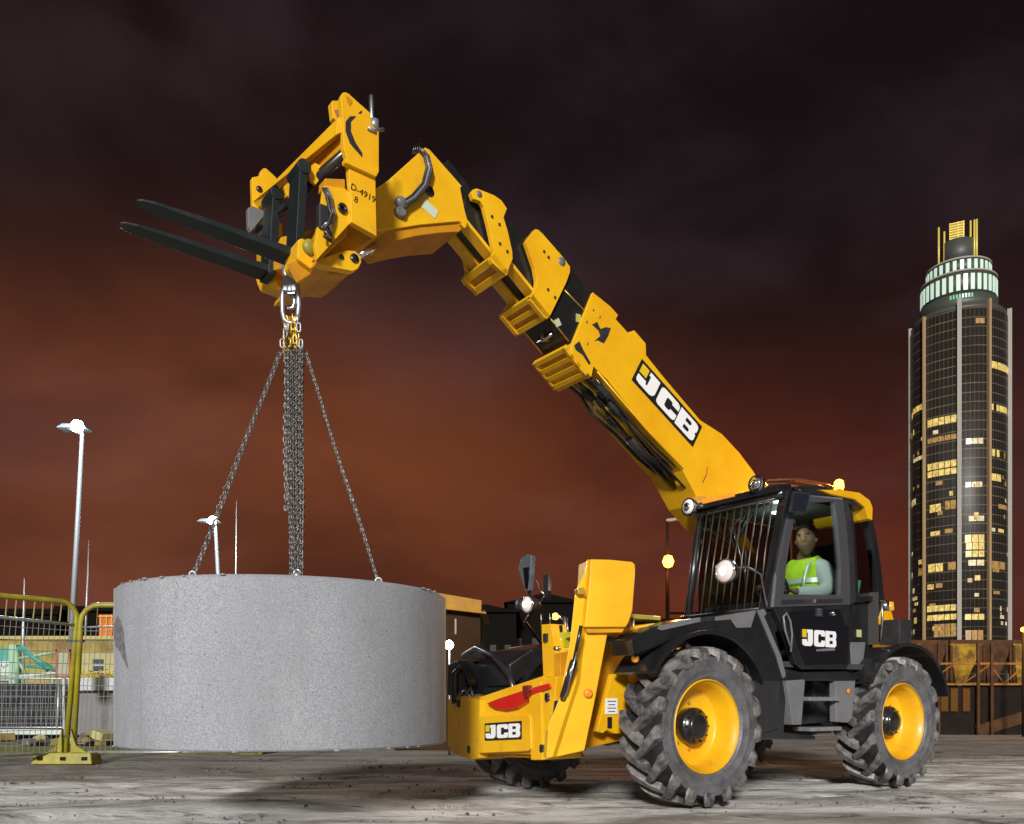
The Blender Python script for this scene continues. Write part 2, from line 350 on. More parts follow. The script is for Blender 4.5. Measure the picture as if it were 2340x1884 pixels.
# ------------------------------------------------------------------ glass residential tower far off to the right
def tower():
    D = 330.; k = D/2000; cx = (2190-1170)/2000*(D+18); cy = D+18; R = 16.7
    t = thing('tower_building', 'tall round glass tower with pale fins, lit windows and a glowing drum top', 'tower', (cx, cy, 0), -math.atan2(cx, cy))
    Z = lambda v: H+(1600-v)*D/2000
    Z2 = lambda v: H+(1600-v)*(D+15)/2000
    fac = mat('dark_curtain_wall', (.030, .026, .023), .5, 0, 0)
    nt = fac.node_tree; N = nt.nodes; L = nt.links; bs = N['Principled BSDF']; tc = N.new('ShaderNodeTexCoord'); sp = N.new('ShaderNodeSeparateXYZ'); L.new(tc.outputs['Object'], sp.inputs[0])
    def mth(op, a, b_=None):
        q = N.new('ShaderNodeMath'); q.operation = op
        for i, z in enumerate((a, b_)):
            if z is None: continue
            if isinstance(z, (int, float)): q.inputs[i].default_value = z
            else: L.new(z, q.inputs[i])
        return q.outputs[0]
    fl = mth('LESS_THAN', mth('FRACT', mth('DIVIDE', sp.outputs['Z'], 3.55)), .10)
    an = mth('ARCTAN2', sp.outputs['Y'], sp.outputs['X']); mu = mth('LESS_THAN', mth('FRACT', mth('MULTIPLY', an, 11.2)), .10)
    ln = mth('MAXIMUM', fl, mth('MULTIPLY', mu, .75)); n = N.new('ShaderNodeTexNoise'); n.inputs['Scale'].default_value = .12; L.new(tc.outputs['Object'], n.inputs['Vector'])
    x = N.new('ShaderNodeMix'); x.data_type = 'RGBA'; L.new(mth('MULTIPLY', ln, mth('MULTIPLY', n.outputs['Fac'], 1.5)), x.inputs[0]); x.inputs[6].default_value = (.011, .009, .008, 1); x.inputs[7].default_value = (.13, .10, .06, 1)
    L.new(x.outputs[2], bs.inputs['Base Color'])
    n5 = 80
    def rad(th, r=R): return r*(1+.035*abs(sin(2.5*(th+.55))))
    zt = Z(700)
    m = MB(); m.loft([V(rad(2*pi*j/n5)*cos(2*pi*j/n5), rad(2*pi*j/n5)*sin(2*pi*j/n5), 0) for j in range(n5)], [V(rad(2*pi*j/n5)*cos(2*pi*j/n5), rad(2*pi*j/n5)*sin(2*pi*j/n5), zt) for j in range(n5)], True, True)
    m.obj('shaft', fac, t)
    trim = mat('pale_cladding', (.30, .285, .25), .6); tr2 = mat('bronze_cladding', (.30, .20, .10), .5)
    for u, w, mt, up in ((2078, .55, trim, 2), (2124, .5, tr2, 1), (2192, 1.5, trim, 4), (2248, .9, tr2, 3), (2302, 1.1, trim, 3)):
        xx = max(-R*1.02, min(R*1.02, (u-1170)*k*1.045-cx*1.0+(-0.6 if u < 2100 else 0))); xx = max(-R*1.01, min(R*1.01, (u-2190)*k*1.035))
        th = -math.acos(max(-1, min(1, xx/(R*1.012)))); r = rad(th)+.5
        c = V(r*cos(th), r*sin(th), (zt+up)/2)
        MB().box(c, (w, 1.6, zt+up), Matrix.Rotation(th+pi/2, 3, 'Z')).obj('fin', mt, t)
    # stepped drums
    def drum(r, z0, z1, mt, name='drum'): MB().lathe([(r, z0), (r, z1)], 64, (0, 0, 0)).obj(name, mt, t)
    dk = mat('drum_wall', (.05, .055, .045), .5)
    drum(R*1.0, zt, Z(688), dk, 'parapet'); drum(R*.84, Z(690), Z(655), dk); drum(R*.81, Z(655), Z(600), dk); drum(R*.83, Z(604), Z(600), trim, 'cornice')
    drum(R*.69, Z(600), Z(566), dk); drum(R*.71, Z(569), Z(565), trim, 'cornice'); drum(R*.50, Z(566), Z(560), dk, 'plinth'); drum(R*.36, Z(560), Z2(550), dk, 'plinth')
    ZA = Z; wg = mat('drum_window', (.3, .35, .3), .3, 0, 0, None, None, ((.62, .85, .68), .62)); gg = mat('green_window', (.1, .3, .2), .3, 0, 0, None, None, ((.25, .75, .45), .35))
    def pane(r, th0, th1, z0, z1, mt, name):
        A = [V((r+.05)*cos(th0), (r+.05)*sin(th0), z0), V((r+.05)*cos(th1), (r+.05)*sin(th1), z0)]
        B = [V((r-.35)*cos(th1), (r-.35)*sin(th1), z0), V((r-.35)*cos(th0), (r-.35)*sin(th0), z0)]
        q = A+B; MB().loft(q, [p+V(0, 0, z1-z0) for p in q]).obj(name, mt, t)
    for i in range(17):
        th = -pi*.97+i*pi*.94/16; pane(R*.81+.2, th-.052, th+.052, Z(648), Z(611), wg, 'drum_window')
    for i in range(14):
        th = -pi*.95+i*pi*.90/13; pane(R*.69+.2, th-.055, th+.055, Z(594), Z(572), wg, 'drum_window')
    for i in range(8): th = -pi*.56+i*.075; pane(R*.84+.2, th-.022, th+.022, Z(652)-1, Z(634)-5.5, gg, 'drum_window')
    lant = mat('gold_mast_glow', (.4, .3, .08), .4, .3, 0, None, None, ((.66, .50, .07), .5))  # golden masts and lantern are brightened by a glow in the material
    for u in (2148, 2160, 2216, 2224, 2229):
        xx = (u-2190)*k; m = MB(); m.tube([V(xx, -3, Z(574)), V(xx, -3, Z2(510 if u != 2160 else 522))], .38, 6); m.obj('mast', lant, t)
    m = MB(); m.box((0, -2.5, (Z(574)+Z2(505))/2), (.5, .5, Z2(505)-Z(574))); 
    for i in range(11): m.box((-.6, -2.5, Z2(566)+i*1.0), (4.8, 1.4, .35))
    m.box((-3.0, -2.5, (Z(574)+Z2(505))/2), (.4, .4, Z2(505)-Z(574))); m.box((1.9, -2.5, (Z(574)+Z2(505))/2), (.4, .4, Z2(505)-Z(574))); m.obj('lantern', lant, t)
    # lit rooms: (u0, u1, v, height px, tone)
    wy = mat('lit_room', (.3, .25, .1), .3, 0, 0, None, None, ((.95, .68, .22), .5)); wp = mat('lit_room_pale', (.3, .28, .2), .3, 0, 0, None, None, ((.95, .85, .55), .55)); wd = mat('dim_room', (.2, .12, .05), .3, 0, 0, None, None, ((.55, .36, .12), .35))
    for mm_, a_, s_ in ((wy, (1., .66, .14), .62), (wp, (1, .78, .34), .55), (wd, (.75, .42, .10), .35)):   # curtains and furniture break the light up
        nt = mm_.node_tree; tcx = nt.nodes.new('ShaderNodeTexCoord'); mpx = nt.nodes.new('ShaderNodeMapping'); mpx.inputs['Scale'].default_value = (1.6, 1.6, .7); nx = nt.nodes.new('ShaderNodeTexNoise'); nx.inputs['Scale'].default_value = 1; nx.inputs['Detail'].default_value = 3
        rx = nt.nodes.new('ShaderNodeMapRange'); rx.inputs[1].default_value = .35; rx.inputs[2].default_value = .65; rx.inputs[3].default_value = s_*.25; rx.inputs[4].default_value = s_*1.3
        nt.links.new(tcx.outputs['Object'], mpx.inputs[0]); nt.links.new(mpx.outputs[0], nx.inputs[0]); nt.links.new(nx.outputs['Fac'], rx.inputs[0]); nt.links.new(rx.outputs[0], nt.nodes['Principled BSDF'].inputs['Emission Strength']); nt.nodes['Principled BSDF'].inputs['Emission Color'].default_value = (*a_, 1)
    lit = [(2080, 2096, 900, 14, 0), (2097, 2120, 896, 13, 0), (2080, 2100, 946, 13, 0), (2116, 2122, 975, 8, 0), (2129, 2187, 941, 17, 0), (2129, 2187, 985, 12, 2), (2129, 2187, 1045, 15, 0), (2129, 2187, 1063, 14, 0),
           (2080, 2090, 1022, 14, 1), (2098, 2120, 1018, 9, 1), (2204, 2238, 1000, 13, 1), (2252, 2297, 822, 16, 0), (2252, 2294, 920, 14, 0), (2254, 2272, 1024, 16, 0), (2280, 2297, 1026, 14, 2), (2253, 2275, 1080, 16, 0), (2222, 2241, 725, 12, 2),
           (2080, 2104, 1115, 14, 1), (2133, 2156, 1142, 18, 0), (2163, 2186, 1138, 20, 2), (2134, 2155, 1205, 10, 0), (2162, 2180, 1203, 10, 2), (2203, 2236, 1100, 12, 1), (2209, 2240, 1178, 12, 1), (2254, 2274, 1082, 12, 0), (2268, 2292, 1148, 10, 2), (2254, 2262, 1205, 8, 1), (2268, 2280, 1205, 8, 0),
           (2082, 2095, 1290, 14, 1), (2110, 2120, 1286, 18, 2), (2130, 2160, 1281, 19, 0), (2168, 2186, 1281, 18, 2), (2202, 2240, 1221, 18, 0), (2204, 2240, 1240, 15, 0), (2203, 2240, 1258, 14, 0), (2208, 2240, 1279, 13, 1), (2254, 2282, 1281, 17, 2),
           (2082, 2092, 1330, 14, 1), (2096, 2101, 1330, 12, 1), (2128, 2187, 1379, 14, 0), (2128, 2187, 1401, 13, 0), (2202, 2240, 1403, 13, 0), (2141, 2187, 1423, 30, 2), (2100, 2106, 1402, 14, 0), (2272, 2287, 1383, 11, 1), (2273, 2280, 1404, 8, 1), (2203, 2238, 1440, 26, 2)]
    rq = random.Random(21)
    for i in range(34):
        cl = rq.choice(((2082, 2120), (2128, 2187), (2203, 2240), (2253, 2296))); w = rq.uniform(6, 16); u = rq.uniform(cl[0], cl[1]-w); lit.append((u, u+w, 960+rq.random()**.7*480, rq.uniform(7, 12), rq.choice((0, 2, 2, 2, 1))))
    for u0, u1, v, hp, tone in lit:
        a0 = max(-.999, min(.999, (u0-2190)*k/R*1.03)); a1 = max(-.999, min(.999, (u1-2190)*k/R*1.03))
        t0 = -math.acos(a0); t1 = -math.acos(a1); z1 = Z(v); z0 = Z(v+hp); st = max(1, int((u1-u0)/11))
        m = MB()
        for i in range(st):
            b0 = t0+(t1-t0)*(i+.06)/st; b1 = t0+(t1-t0)*(i+.94)/st
            r0 = rad(b0)+.12; r1 = rad(b1)+.12; q = [V(r0*cos(b0), r0*sin(b0), z0), V(r1*cos(b1), r1*sin(b1), z0), V((r1-.5)*cos(b1), (r1-.5)*sin(b1), z0), V((r0-.5)*cos(b0), (r0-.5)*sin(b0), z0)]
            m.loft(q, [p+V(0, 0, z1-z0) for p in q])
        m.obj('lit_window', (wy, wp, wd)[tone], t)
tower()

# ------------------------------------------------------------------ dark truss and hoppers at the right-hand back edge
def right_back():
    D = 21.; k = D/2000; X = lambda u: (u-1170)*k; Z = lambda v: H+(1600-v)*k
    rust = mat('rusty_steel', (.085, .042, .018), .6, .2, 0, (5, (.035, .018, .01), .4, .7))
    t = thing('truss_barrier', 'long brown steel truss with zigzag braces above a dark panelled base', 'truss', (X(2230), D, 0))
    o = V(X(2230), D, 0)
    x0, x1 = X(2100), X(2560)
    ch = mat('warm_lit_steel', (.26, .12, .03), .6, 0, 0, (4, (.12, .05, .015), .4, .7))  # orange of warm lamplight put into the chord and brace colour
    for v in (1517, 1564): MB().box(V((x0+x1)/2, D, Z(v))-o, (x1-x0, .09, .05)).obj('chord', ch, t)
    pts = [(2120, 1562), (2176, 1520), (2202, 1562), (2262, 1520), (2294, 1562), (2345, 1520), (2380, 1562), (2430, 1520), (2470, 1562), (2520, 1520)]
    for a, b in zip(pts, pts[1:]): MB().tube([V(X(a[0]), D, Z(a[1]))-o, V(X(b[0]), D, Z(b[1]))-o], .022, 5).obj('brace', ch, t)
    for u in (2142, 2232, 2263, 2350, 2430): MB().box(V(X(u), D-.06, (Z(1470)+0)/2)-o, (.06, .06, Z(1470))).obj('post', rust, t)
    m = MB(); m.box(V((x0+x1)/2, D+.12, Z(1567)/2)-o, (x1-x0, .1, Z(1567))); m.obj('base_panel', M['dark'], t)
    for i, u in enumerate((2150, 2172, 2200)): MB().box(V(X(u)+.1, D+.04, Z(1600))-o, (.17, .05, .55)).obj('infill_board', mat('lit_board', (.09, .04, .006), .6), t)
    MB().box(V(X(2300), D+.02, .3)-o, (1.5, .05, .28), Matrix.Rotation(-.3, 3, 'Y')).obj('leaning_board', rust, t)
    hy = mat('hopper_yellow', (.40, .25, .02), .5, 0, 0, (2.5, (.14, .07, .015), .45, .6)); hb = mat('hopper_brown', (.11, .055, .028), .6, 0, 0, (2.5, (.05, .025, .015), .4, .6))
    sp = [(2060, 62, hy, 'yellow hopper half hidden by the rear mudguard'), (2122, 60, hb, 'brown hopper next to the yellow one behind the truss'), (2190, 74, hy, 'wide yellow hopper standing behind the truss under the tower'), (2262, 66, hb, 'brown hopper left of the last yellow one behind the truss'), (2330, 70, hy, 'yellow hopper at the right edge of the photo')]
    for u, w, mt, lb in sp:
        d = D+1.6; q = d/2000; xc = (u-1170)*q; wx = w*q/2; zt = H+(1600-1474)*q; zb = H+(1600-1535)*q
        h = thing('hopper', lb, 'hopper', (xc, d, 0), 0, 'hoppers behind the truss')
        A = [V(-wx, -wx, zt), V(wx, -wx, zt), V(wx, wx, zt), V(-wx, wx, zt)]; B = [V(-wx*.3, -wx*.3, zb-.3), V(wx*.3, -wx*.3, zb-.3), V(wx*.3, wx*.3, zb-.3), V(-wx*.3, wx*.3, zb-.3)]
        MB().loft(B, A).obj('bin', mt, h)
        MB().loft([p for p in A], [p+V(0, 0, .1) for p in A]).obj('rim', rust, h)
        for sx in (-1, 1): MB().box((sx*wx*.9, -wx*.9, zt/2), (.06, .06, zt)).obj('leg', rust, h)
    # warm lamp lighting the hoppers and the mud near them
    for u, v, dd, e, lab in ((2338, 1445, 20., 60, 'orange floodlight on a post at the right edge of the photo'),):
        p = at(u, v, dd); l = thing('yard_lamp', lab, 'lamp', (p.x, p.y, 0))
        MB().tube([V(0, 0, 0), V(0, 0, p.z)], .03, 8).obj('pole', M['dark'], l)
        MB().lathe([(0, .06), (.05, .03), (.05, -.03), (0, -.06)], 12, (0, 0, p.z+.06)).obj('bulb', M['amber'], l)
        ld = bpy.data.lights.new('lamp_light', 'POINT'); ld.energy = e; ld.color = (1, .45, .08); ld.shadow_soft_size = .08; lo = bpy.data.objects.new('lamp_light', ld); COL.objects.link(lo); lo.parent = l; lo.location = (0, -.3, p.z+.06)
right_back()

# ------------------------------------------------------------------ things behind the yard, left and centre
def wbox(name, lab, cat, u0, u1, v0, v1, D, dep, m, bev=.01, group=None):
    k = D/2000; x0 = (u0-1170)*k; x1 = (u1-1170)*k; z1 = H+(1600-v0)*k; z0 = max(0, H+(1600-v1)*k) if v1 is not None else 0
    t = thing(name, lab, cat, ((x0+x1)/2, D+dep/2, z0), 0, group)
    MB().box((0, 0, (z1-z0)/2), (x1-x0, dep, z1-z0)).obj('body' if cat != 'building' else 'wall', m, t, bev); return t, (x1-x0), (z1-z0), dep
def backdrop():
    # unlit warehouses on the skyline behind the machine
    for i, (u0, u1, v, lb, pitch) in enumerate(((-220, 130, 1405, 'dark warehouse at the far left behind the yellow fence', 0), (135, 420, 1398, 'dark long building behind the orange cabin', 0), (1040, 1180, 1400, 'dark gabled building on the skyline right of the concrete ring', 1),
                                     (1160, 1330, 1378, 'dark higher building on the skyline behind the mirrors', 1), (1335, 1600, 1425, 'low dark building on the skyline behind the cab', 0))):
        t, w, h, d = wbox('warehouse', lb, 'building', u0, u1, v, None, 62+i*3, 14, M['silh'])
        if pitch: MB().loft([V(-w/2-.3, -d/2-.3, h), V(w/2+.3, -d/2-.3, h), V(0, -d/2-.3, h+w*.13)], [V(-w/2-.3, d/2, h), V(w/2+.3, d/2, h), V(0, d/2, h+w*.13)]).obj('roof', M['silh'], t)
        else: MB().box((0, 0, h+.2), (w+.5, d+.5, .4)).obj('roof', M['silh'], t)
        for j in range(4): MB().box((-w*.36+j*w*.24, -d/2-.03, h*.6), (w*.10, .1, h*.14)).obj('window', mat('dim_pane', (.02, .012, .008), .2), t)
    # ochre retaining wall, orange cabin, cream cabin, teal hoarding
    ow = mat('ochre_render', (.30, .24, .07), .85, 0, 0, (1.3, (.16, .11, .035), .4, .65), (8, .5, .03))
    t, w, h, d = wbox('retaining_wall', 'long ochre retaining wall running behind the left fence', 'wall', -420, 300, 1462, None, 30, 1, ow); MB().box((0, 0, h+.06), (w+.1, d+.15, .12)).obj('coping', mat('ochre_coping', (.36, .30, .12), .8), t)
    t, w, h, d = wbox('site_cabin', 'small orange cabin on the retaining wall left of the concrete ring', 'cabin', 226, 275, 1405, 1461, 30.1, .8, mat('orange_panel', (.50, .16, .03), .6, 0, 0, (3, (.30, .09, .02), .4, .7)))
    for j in range(4): MB().box((-w/2+w*(j+.5)/4, -d/2-.02, h/2), (.03, .05, h)).obj('frame_bar', mat('orange_frame', (.6, .25, .06), .6), t)
    MB().box((0, -d/2-.02, h*.93), (w, .06, .05)).obj('frame_bar', mat('orange_frame', (.6, .25, .06), .6), t)
    cr = mat('cream_panel', (.46, .42, .20), .6, 0, 0, (2, (.36, .32, .15), .4, .7))
    t, w, h, d = wbox('site_cabin', 'cream cabin with slatted blue windows left of the concrete ring', 'cabin', 188, 330, 1492, None, 22, 2.5, cr)
    for j in range(3): MB().box((-w*.5+w*.26, -d/2-.02, h-.22-j*.17), (w*.16, .05, .11)).obj('window', mat('blue_pane', (.04, .07, .12), .2), t)
    MB().box((w*.1, -d/2-.03, h/2), (.03, .06, h)).obj('post', mat('green_post', (.12, .25, .08), .5), t)
    te = mat('teal_sheet', (.04, .34, .27), .5, 0, 0, (2, (.03, .22, .19), .4, .7)); wh = mat('white_sheet', (.55, .62, .58), .5, 0, 0, (3, (.36, .44, .40), .4, .7)); gn = mat('pale_green_steel', (.28, .46, .30), .5)
    t, w, h, d = wbox('hoarding', 'teal and white hoarding at the left edge behind the mesh fence', 'hoarding', -160, 42, 1481, 1560, 19, .12, te)
    MB().box((0, -.08, .25), (w, .1, .42)).obj('white_panel', wh, t); MB().box((w/2-.05, -.1, h/2), (.16, .2, h+.12)).obj('post', gn, t)
    for j in range(9): MB().box((w/2-.55+j*.045, -.135, .33+.02*(j % 3)), (.02, .01, .05)).obj('marking', mat('mark_teal', (.1, .25, .2), .6), t)
    for sx in (-.8, .2, .95): MB().box((w/2*sx, .1, -.6), (.1, .1, 1.3)).obj('leg', gn, t)
    # folded steel jib, lying on trestles
    k = 18.; P = lambda u, v, dd=0: at(u, v, k+dd)
    j = thing('jib_section', 'folded pale green jib with teal diagonal braces behind the fence', 'crane jib', (P(90, 1520).x, k, 0)); o = V(P(90, 1520).x, k, 0)
    for a, b, r, mt in (((40, 1480), (132, 1536), .045, te), ((48, 1478), (110, 1532), .05, te), ((42, 1505), (135, 1490), .03, gn), ((38, 1483), (40, 1562), .05, gn), ((42, 1512), (62, 1545), .03, gn), ((20, 1548), (160, 1536), .035, wh), ((60, 1522), (140, 1530), .04, te), ((70, 1500), (150, 1545), .02, gn), ((0, 1545), (130, 1552), .03, gn)):
        MB().tube([P(*a)-o, P(*b)-o], r, 6).obj('strut', mt, j)
    for u in (52, 120): MB().tube([P(u, 1550)-o, V(P(u, 1550).x-o.x, 0, 0)], .03, 6).obj('leg', gn, j)
    # red framed board
    p = at(145, 1517, 15.5); s = thing('notice_board', 'blank pale board in a red frame behind the yellow fence posts', 'board', (p.x, p.y, 0))
    MB().box((0, 0, p.z), (.20, .02, .42)).obj('board', mat('pale_board', (.32, .36, .24), .6), s)
    for a in ((-.115, 0, .03, .50), (.115, 0, .03, .50), (0, .235, .26, .03), (0, -.235, .26, .03)): MB().box((a[0], -.005, p.z+a[1]), (a[2], .04, a[3])).obj('frame', mat('red_frame', (.38, .05, .03), .5), s)
    MB().box((0, .02, p.z/2-.12), (.04, .04, p.z-.24)).obj('post', M['galv'], s)
    # yellow flowering weeds by the cabin
    m = MB(); rnd = random.Random(9)
    for i in range(260):
        x = rnd.uniform(-8.2, -7.0); y = 16.6+rnd.uniform(0, .4); z = 1.28+rnd.uniform(-.05, .18)*rnd.random(); r = .03
        m.box((x, y, z), (r, r, r*.6), Matrix.Rotation(rnd.random()*3, 3, 'X'))
    b = thing('planter', 'grey planter of yellow flowers in front of the cream cabin', 'planter', (0, 0, 0)); m.obj('flowers', mat('yellow_petals', (.6, .42, .03), .7), b); MB().box((-7.6, 16.8, 1.14), (1.6, .5, .24)).obj('trough', M['galv'], b)
    MB().box((-7.6, 16.85, .5), (1.7, .3, 1.0)).obj('plinth', M['grey'], b)
    # rubble heap and long kerb
    rnd = random.Random(3)
    for i in range(26):
        x = rnd.uniform(-9.6, -6.6); sz = rnd.uniform(.10, .26); m = MB(); m.box((0, 0, sz*.3), (sz*1.3, sz, sz*.62), Matrix.Rotation(rnd.random()*3, 3, 'Z') @ Matrix.Rotation(rnd.uniform(-.4, .4), 3, 'X'))
        o = m.obj('rubble_block', (M['rock'], ow, cr)[i % 3], None, .02); o.location = (x, 15.6+rnd.uniform(0, .9), rnd.uniform(0, .12)); tag(o, ('dark grey stone block', 'ochre masonry block', 'cream masonry block')[i % 3]+' in the rubble behind the left fence', 'rubble', ('grey rubble', 'ochre rubble', 'cream rubble')[i % 3]+' behind the fence')
    # second line of mesh fencing
    f = thing('mesh_fence', 'silver mesh fence with leaning stays behind the yellow barriers', 'fence', (-8, 17.2, 0)); z1 = 1.26
    for x in (-4.6, -2.4, -.95, .3, 1.5): MB().tube([V(x, 0, 0), V(x+.05, 0, z1)], .022, 6).obj('post', M['galv'], f)
    for z in (.30, z1): MB().tube([V(-4.8, 0, z), V(1.6, 0, z)], .018, 6).obj('rail', M['galv'], f)
    m = MB()
    for i in range(66): x = -4.75+i*.097; m.tube([V(x, 0, .3), V(x+.01*sin(i), 0, z1)], .0045, 4, cap=False)
    for i in range(7): m.tube([V(-4.8, 0, .38+i*.13), V(1.6, 0, .38+i*.13)], .0045, 4, cap=False)
    m.obj('mesh_infill', M['galv'], f)
    for a, b in (((-.6, .32), (-.3, 1.1)), ((-.3, .95), (.45, 1.3)), ((1.0, .3), (1.15, 1.2))): MB().tube([V(a[0], -.08, a[1]), V(b[0], -.08, b[1])], .022, 6).obj('stay', M['galv'], f)
    MB().box((-1.6, .3, .62), (6.4, .06, 1.1)).obj('backing_sheet', mat('grey_sheet', (.035, .036, .045), .6, 0, 0, (3, (.015, .015, .02), .4, .6)), f)
    MB().box((-1.6, -.15, .22), (6.4, .12, .1)).obj('white_rail', wh, f)
    # ochre-topped shed just behind the ring
    t, w, h, d = wbox('storage_shed', 'brown shed with an ochre timber fascia just right of the concrete ring', 'shed', 900, 1098, 1392, None, 14.8, 1.6, mat('shed_brown', (.045, .020, .006), .7, 0, 0, (3, (.025, .012, .006), .4, .7)))
    A = [V(-w/2-.1, -d/2-.14, h+.40), V(w/2+.02, -d/2-.14, h+.13), V(w/2+.02, -d/2-.14, h-.06), V(-w/2-.1, -d/2-.14, h+.12)]
    MB().loft(A, [p+V(0, .12, 0) for p in A]).obj('fascia', M['hoardy'], t)
    A = [V(-w/2-.1, -d/2-.2, h+.12), V(w/2+.1, -d/2-.2, h-.07), V(w/2+.1, -d/2-.2, h-.10), V(-w/2-.1, -d/2-.2, h+.09)]
    MB().loft(A, [p+V(0, d+.3, 0) for p in A]).obj('roof', M['hoardy'], t)
    MB().box((w/2-.42, -d/2-.01, h-.30), (.03, .03, .26)).obj('vent', mat('slot', (.3, .22, .12), .5), t)
    # masts
    for u, v0, v1, D, lb in ((53, 1322, 1450, 26, 'short thin mast above the left fence'), (194, 1235, 1372, 34, 'thin lattice whip mast between the left lamp and the ring'), (539, 1145, 1500, 38, 'plain grey post beside the second floodlight'), (1102, 1394, 1480, 16, 'thin white rod standing right of the shed')):
        p = at(u, v0, D); o = MB().tube([V(0, 0, 0), V(.15 if u == 194 else 0, 0, p.z*.6), V(.25 if u == 194 else .03, 0, p.z)], [.05 if D > 20 else .012, .04 if D > 20 else .01, .012 if D > 20 else .006], 6).obj('mast', M['galv']); o.location = (p.x-.1 if u == 194 else p.x, p.y, 0); tag(o, lb, 'mast')
backdrop()

def green_van():
    D = 17.; k = D/2000; x0 = (1095-1170)*k; gm = mat('pale_green_paint', (.26, .36, .20), .35, 0, .4, (1.5, (.20, .28, .16), .4, .7))
    t = thing('parked_van', 'pale green van parked behind the machine, mostly hidden', 'van', (x0+2.1, D, 0))
    prof = [(-2.1, .35), (-2.1, 1.25), (-1.95, 1.65), (-1.5, 1.86), (-.7, 1.98), (1.2, 1.98), (1.9, 1.8), (2.1, 1.1), (2.1, .35)]
    MB().loft([V(x, -.0, z) for x, z in prof], [V(x, 1.7, z) for x, z in prof]).obj('body', gm, t, .06, 3)
    MB().loft([V(x, -.012, z) for x, z in [(-1.9, 1.2), (-1.78, 1.5), (-1.2, 1.64), (-.6, 1.66), (-.6, 1.2)]], [V(x, .02, z) for x, z in [(-1.9, 1.2), (-1.78, 1.5), (-1.2, 1.64), (-.6, 1.66), (-.6, 1.2)]]).obj('window', M['blk'], t)
    for x in (-1.35, 1.35):
        for y in (.02, 1.5):
            w = MB().lathe([(.0, 0), (.31, 0), (.33, .03), (.33, .17), (.31, .2), (0, .2)], 28, (x, y-.02, .33), 'y').obj('wheel', M['tyre'], t)
            if y < 1: MB().lathe([(0, -.02), (.18, -.02), (.2, .01)], 20, (x, y-.02, .33), 'y').obj('hubcap', M['grey'], w)
green_van()

# ------------------------------------------------------------------ yellow site barriers at the left
def barriers():
    D = 11.6; k = D/2000; P = lambda u, v, d=D: at(u, v, d)
    def panel(lab, A, B, topz, lean, fl, bars):
        """A = post foot, B = far end foot (ground points); a bent-top tube frame with bars above and mesh below"""
        A = Vector(A); B = Vector(B); d = (B-A); Ln = d.length; d.normalize(); up = Vector((lean, 0, 1))
        t = thing('fence_panel', lab, 'site fence', A, 0, 'yellow site fence panels'); f = lambda s, z: d*s+up*z
        c = .22 if fl else .14; rr = .036
        path = [f(0, .02), f(0, topz-c)]+[f(c-c*cos(radians(a)), topz-c+c*sin(radians(a))) for a in (20, 45, 70, 90)]+[f(Ln*.5, topz+.01), f(Ln, topz+.03)]
        MB().tube(path, rr, 10).obj('frame_tube', M['barr'], t)
        MB().tube([f(Ln, topz+.03), f(Ln, .1)], rr, 10).obj('frame_tube', M['barr'], t)
        MB().tube([f(.0, topz-.30), f(Ln*.3, topz-.27), f(Ln*.62, topz-.235), f(Ln, topz-.20)], .023 if bars else .012, 8).obj('mid_rail', M['galv'], t)
        m = MB()
        if bars:
            n = int(Ln/.105)
            for i in range(1, n): s = Ln*i/n; m.tube([f(s, topz-.26), f(s+.008*sin(i*2.3), topz-.02)], .011, 5, cap=False)
        else:
            for i in range(1, 12): s = Ln*i/12; m.tube([f(s, topz-.26), f(s, topz-.03)], .005, 4, cap=False)
        m.obj('upper_bars', mat('dull_ochre_bar', (.28, .22, .10), .6), t)
        m = MB(); n = int(Ln/.13)
        for i in range(1, n*2): s = Ln*i/(n*2); m.tube([f(s, .16), f(s+.012*sin(i*1.7), topz*.5), f(s, topz-.28)], .0045, 4, cap=False)
        for i in range(12): z = .16+i*.145; m.tube([f(0, z), f(Ln*.5, z+.012*sin(i*3)), f(Ln, z)], .0045, 4, cap=False)
        m.obj('mesh_infill', mat('mesh_wire', (.24, .24, .20), .6, .2), t)
        MB().tube([f(0, .14), f(Ln, .14)], .02, 8).obj('bottom_rail', M['galv'], t)
        return t
    a = P(148, 1742); b = P(-330, 1752, 9.9); a.z = 0; b.z = 0
    panel('yellow framed fence panel with close upright bars at the far left', a, b, 2.13, .085, True, True)
    a2 = P(166, 1741); a2.z = 0; b2 = V(a2.x+2.4, 11.9, 0)
    t = panel('yellow framed mesh panel running behind the concrete ring', a2, b2, 2.10, .058, True, False)
    for z in (.36, 1.62): MB().box((-.05+z*.06, -.0, z), (.20, .07, .03)).obj('clamp', M['blkm'], t)
    # splayed foot plates and block
    f = thing('barrier_foot', 'worn yellow barrier foot block under the two fence posts', 'fence foot', (P(158, 1745).x, D-.05, 0))
    MB().loft([V(-.40, -.16, 0), V(.40, -.16, 0), V(.40, .16, 0), V(-.40, .16, 0)], [V(-.36, -.13, .15), V(.37, -.13, .15), V(.37, .13, .15), V(-.36, .13, .15)]).obj('block', M['barr'], f, .025, 3)
    for x in (-.28, .02, .3): MB().box((x, -.151, .075), (.07, .02, .045)).obj('slot', M['dark'], f)
    for s, x in ((-1, -.06), (1, .06)):
        A = [V(x+s*.20, 0, .15), V(x, 0, .15), V(x, 0, .46), V(x+s*.03, 0, .36), V(x+s*.07, 0, .24)]
        MB().loft([p+V(0, -.03, 0) for p in A], [p+V(0, .03, 0) for p in A]).obj('gusset', M['barr'], f, .004)
barriers()

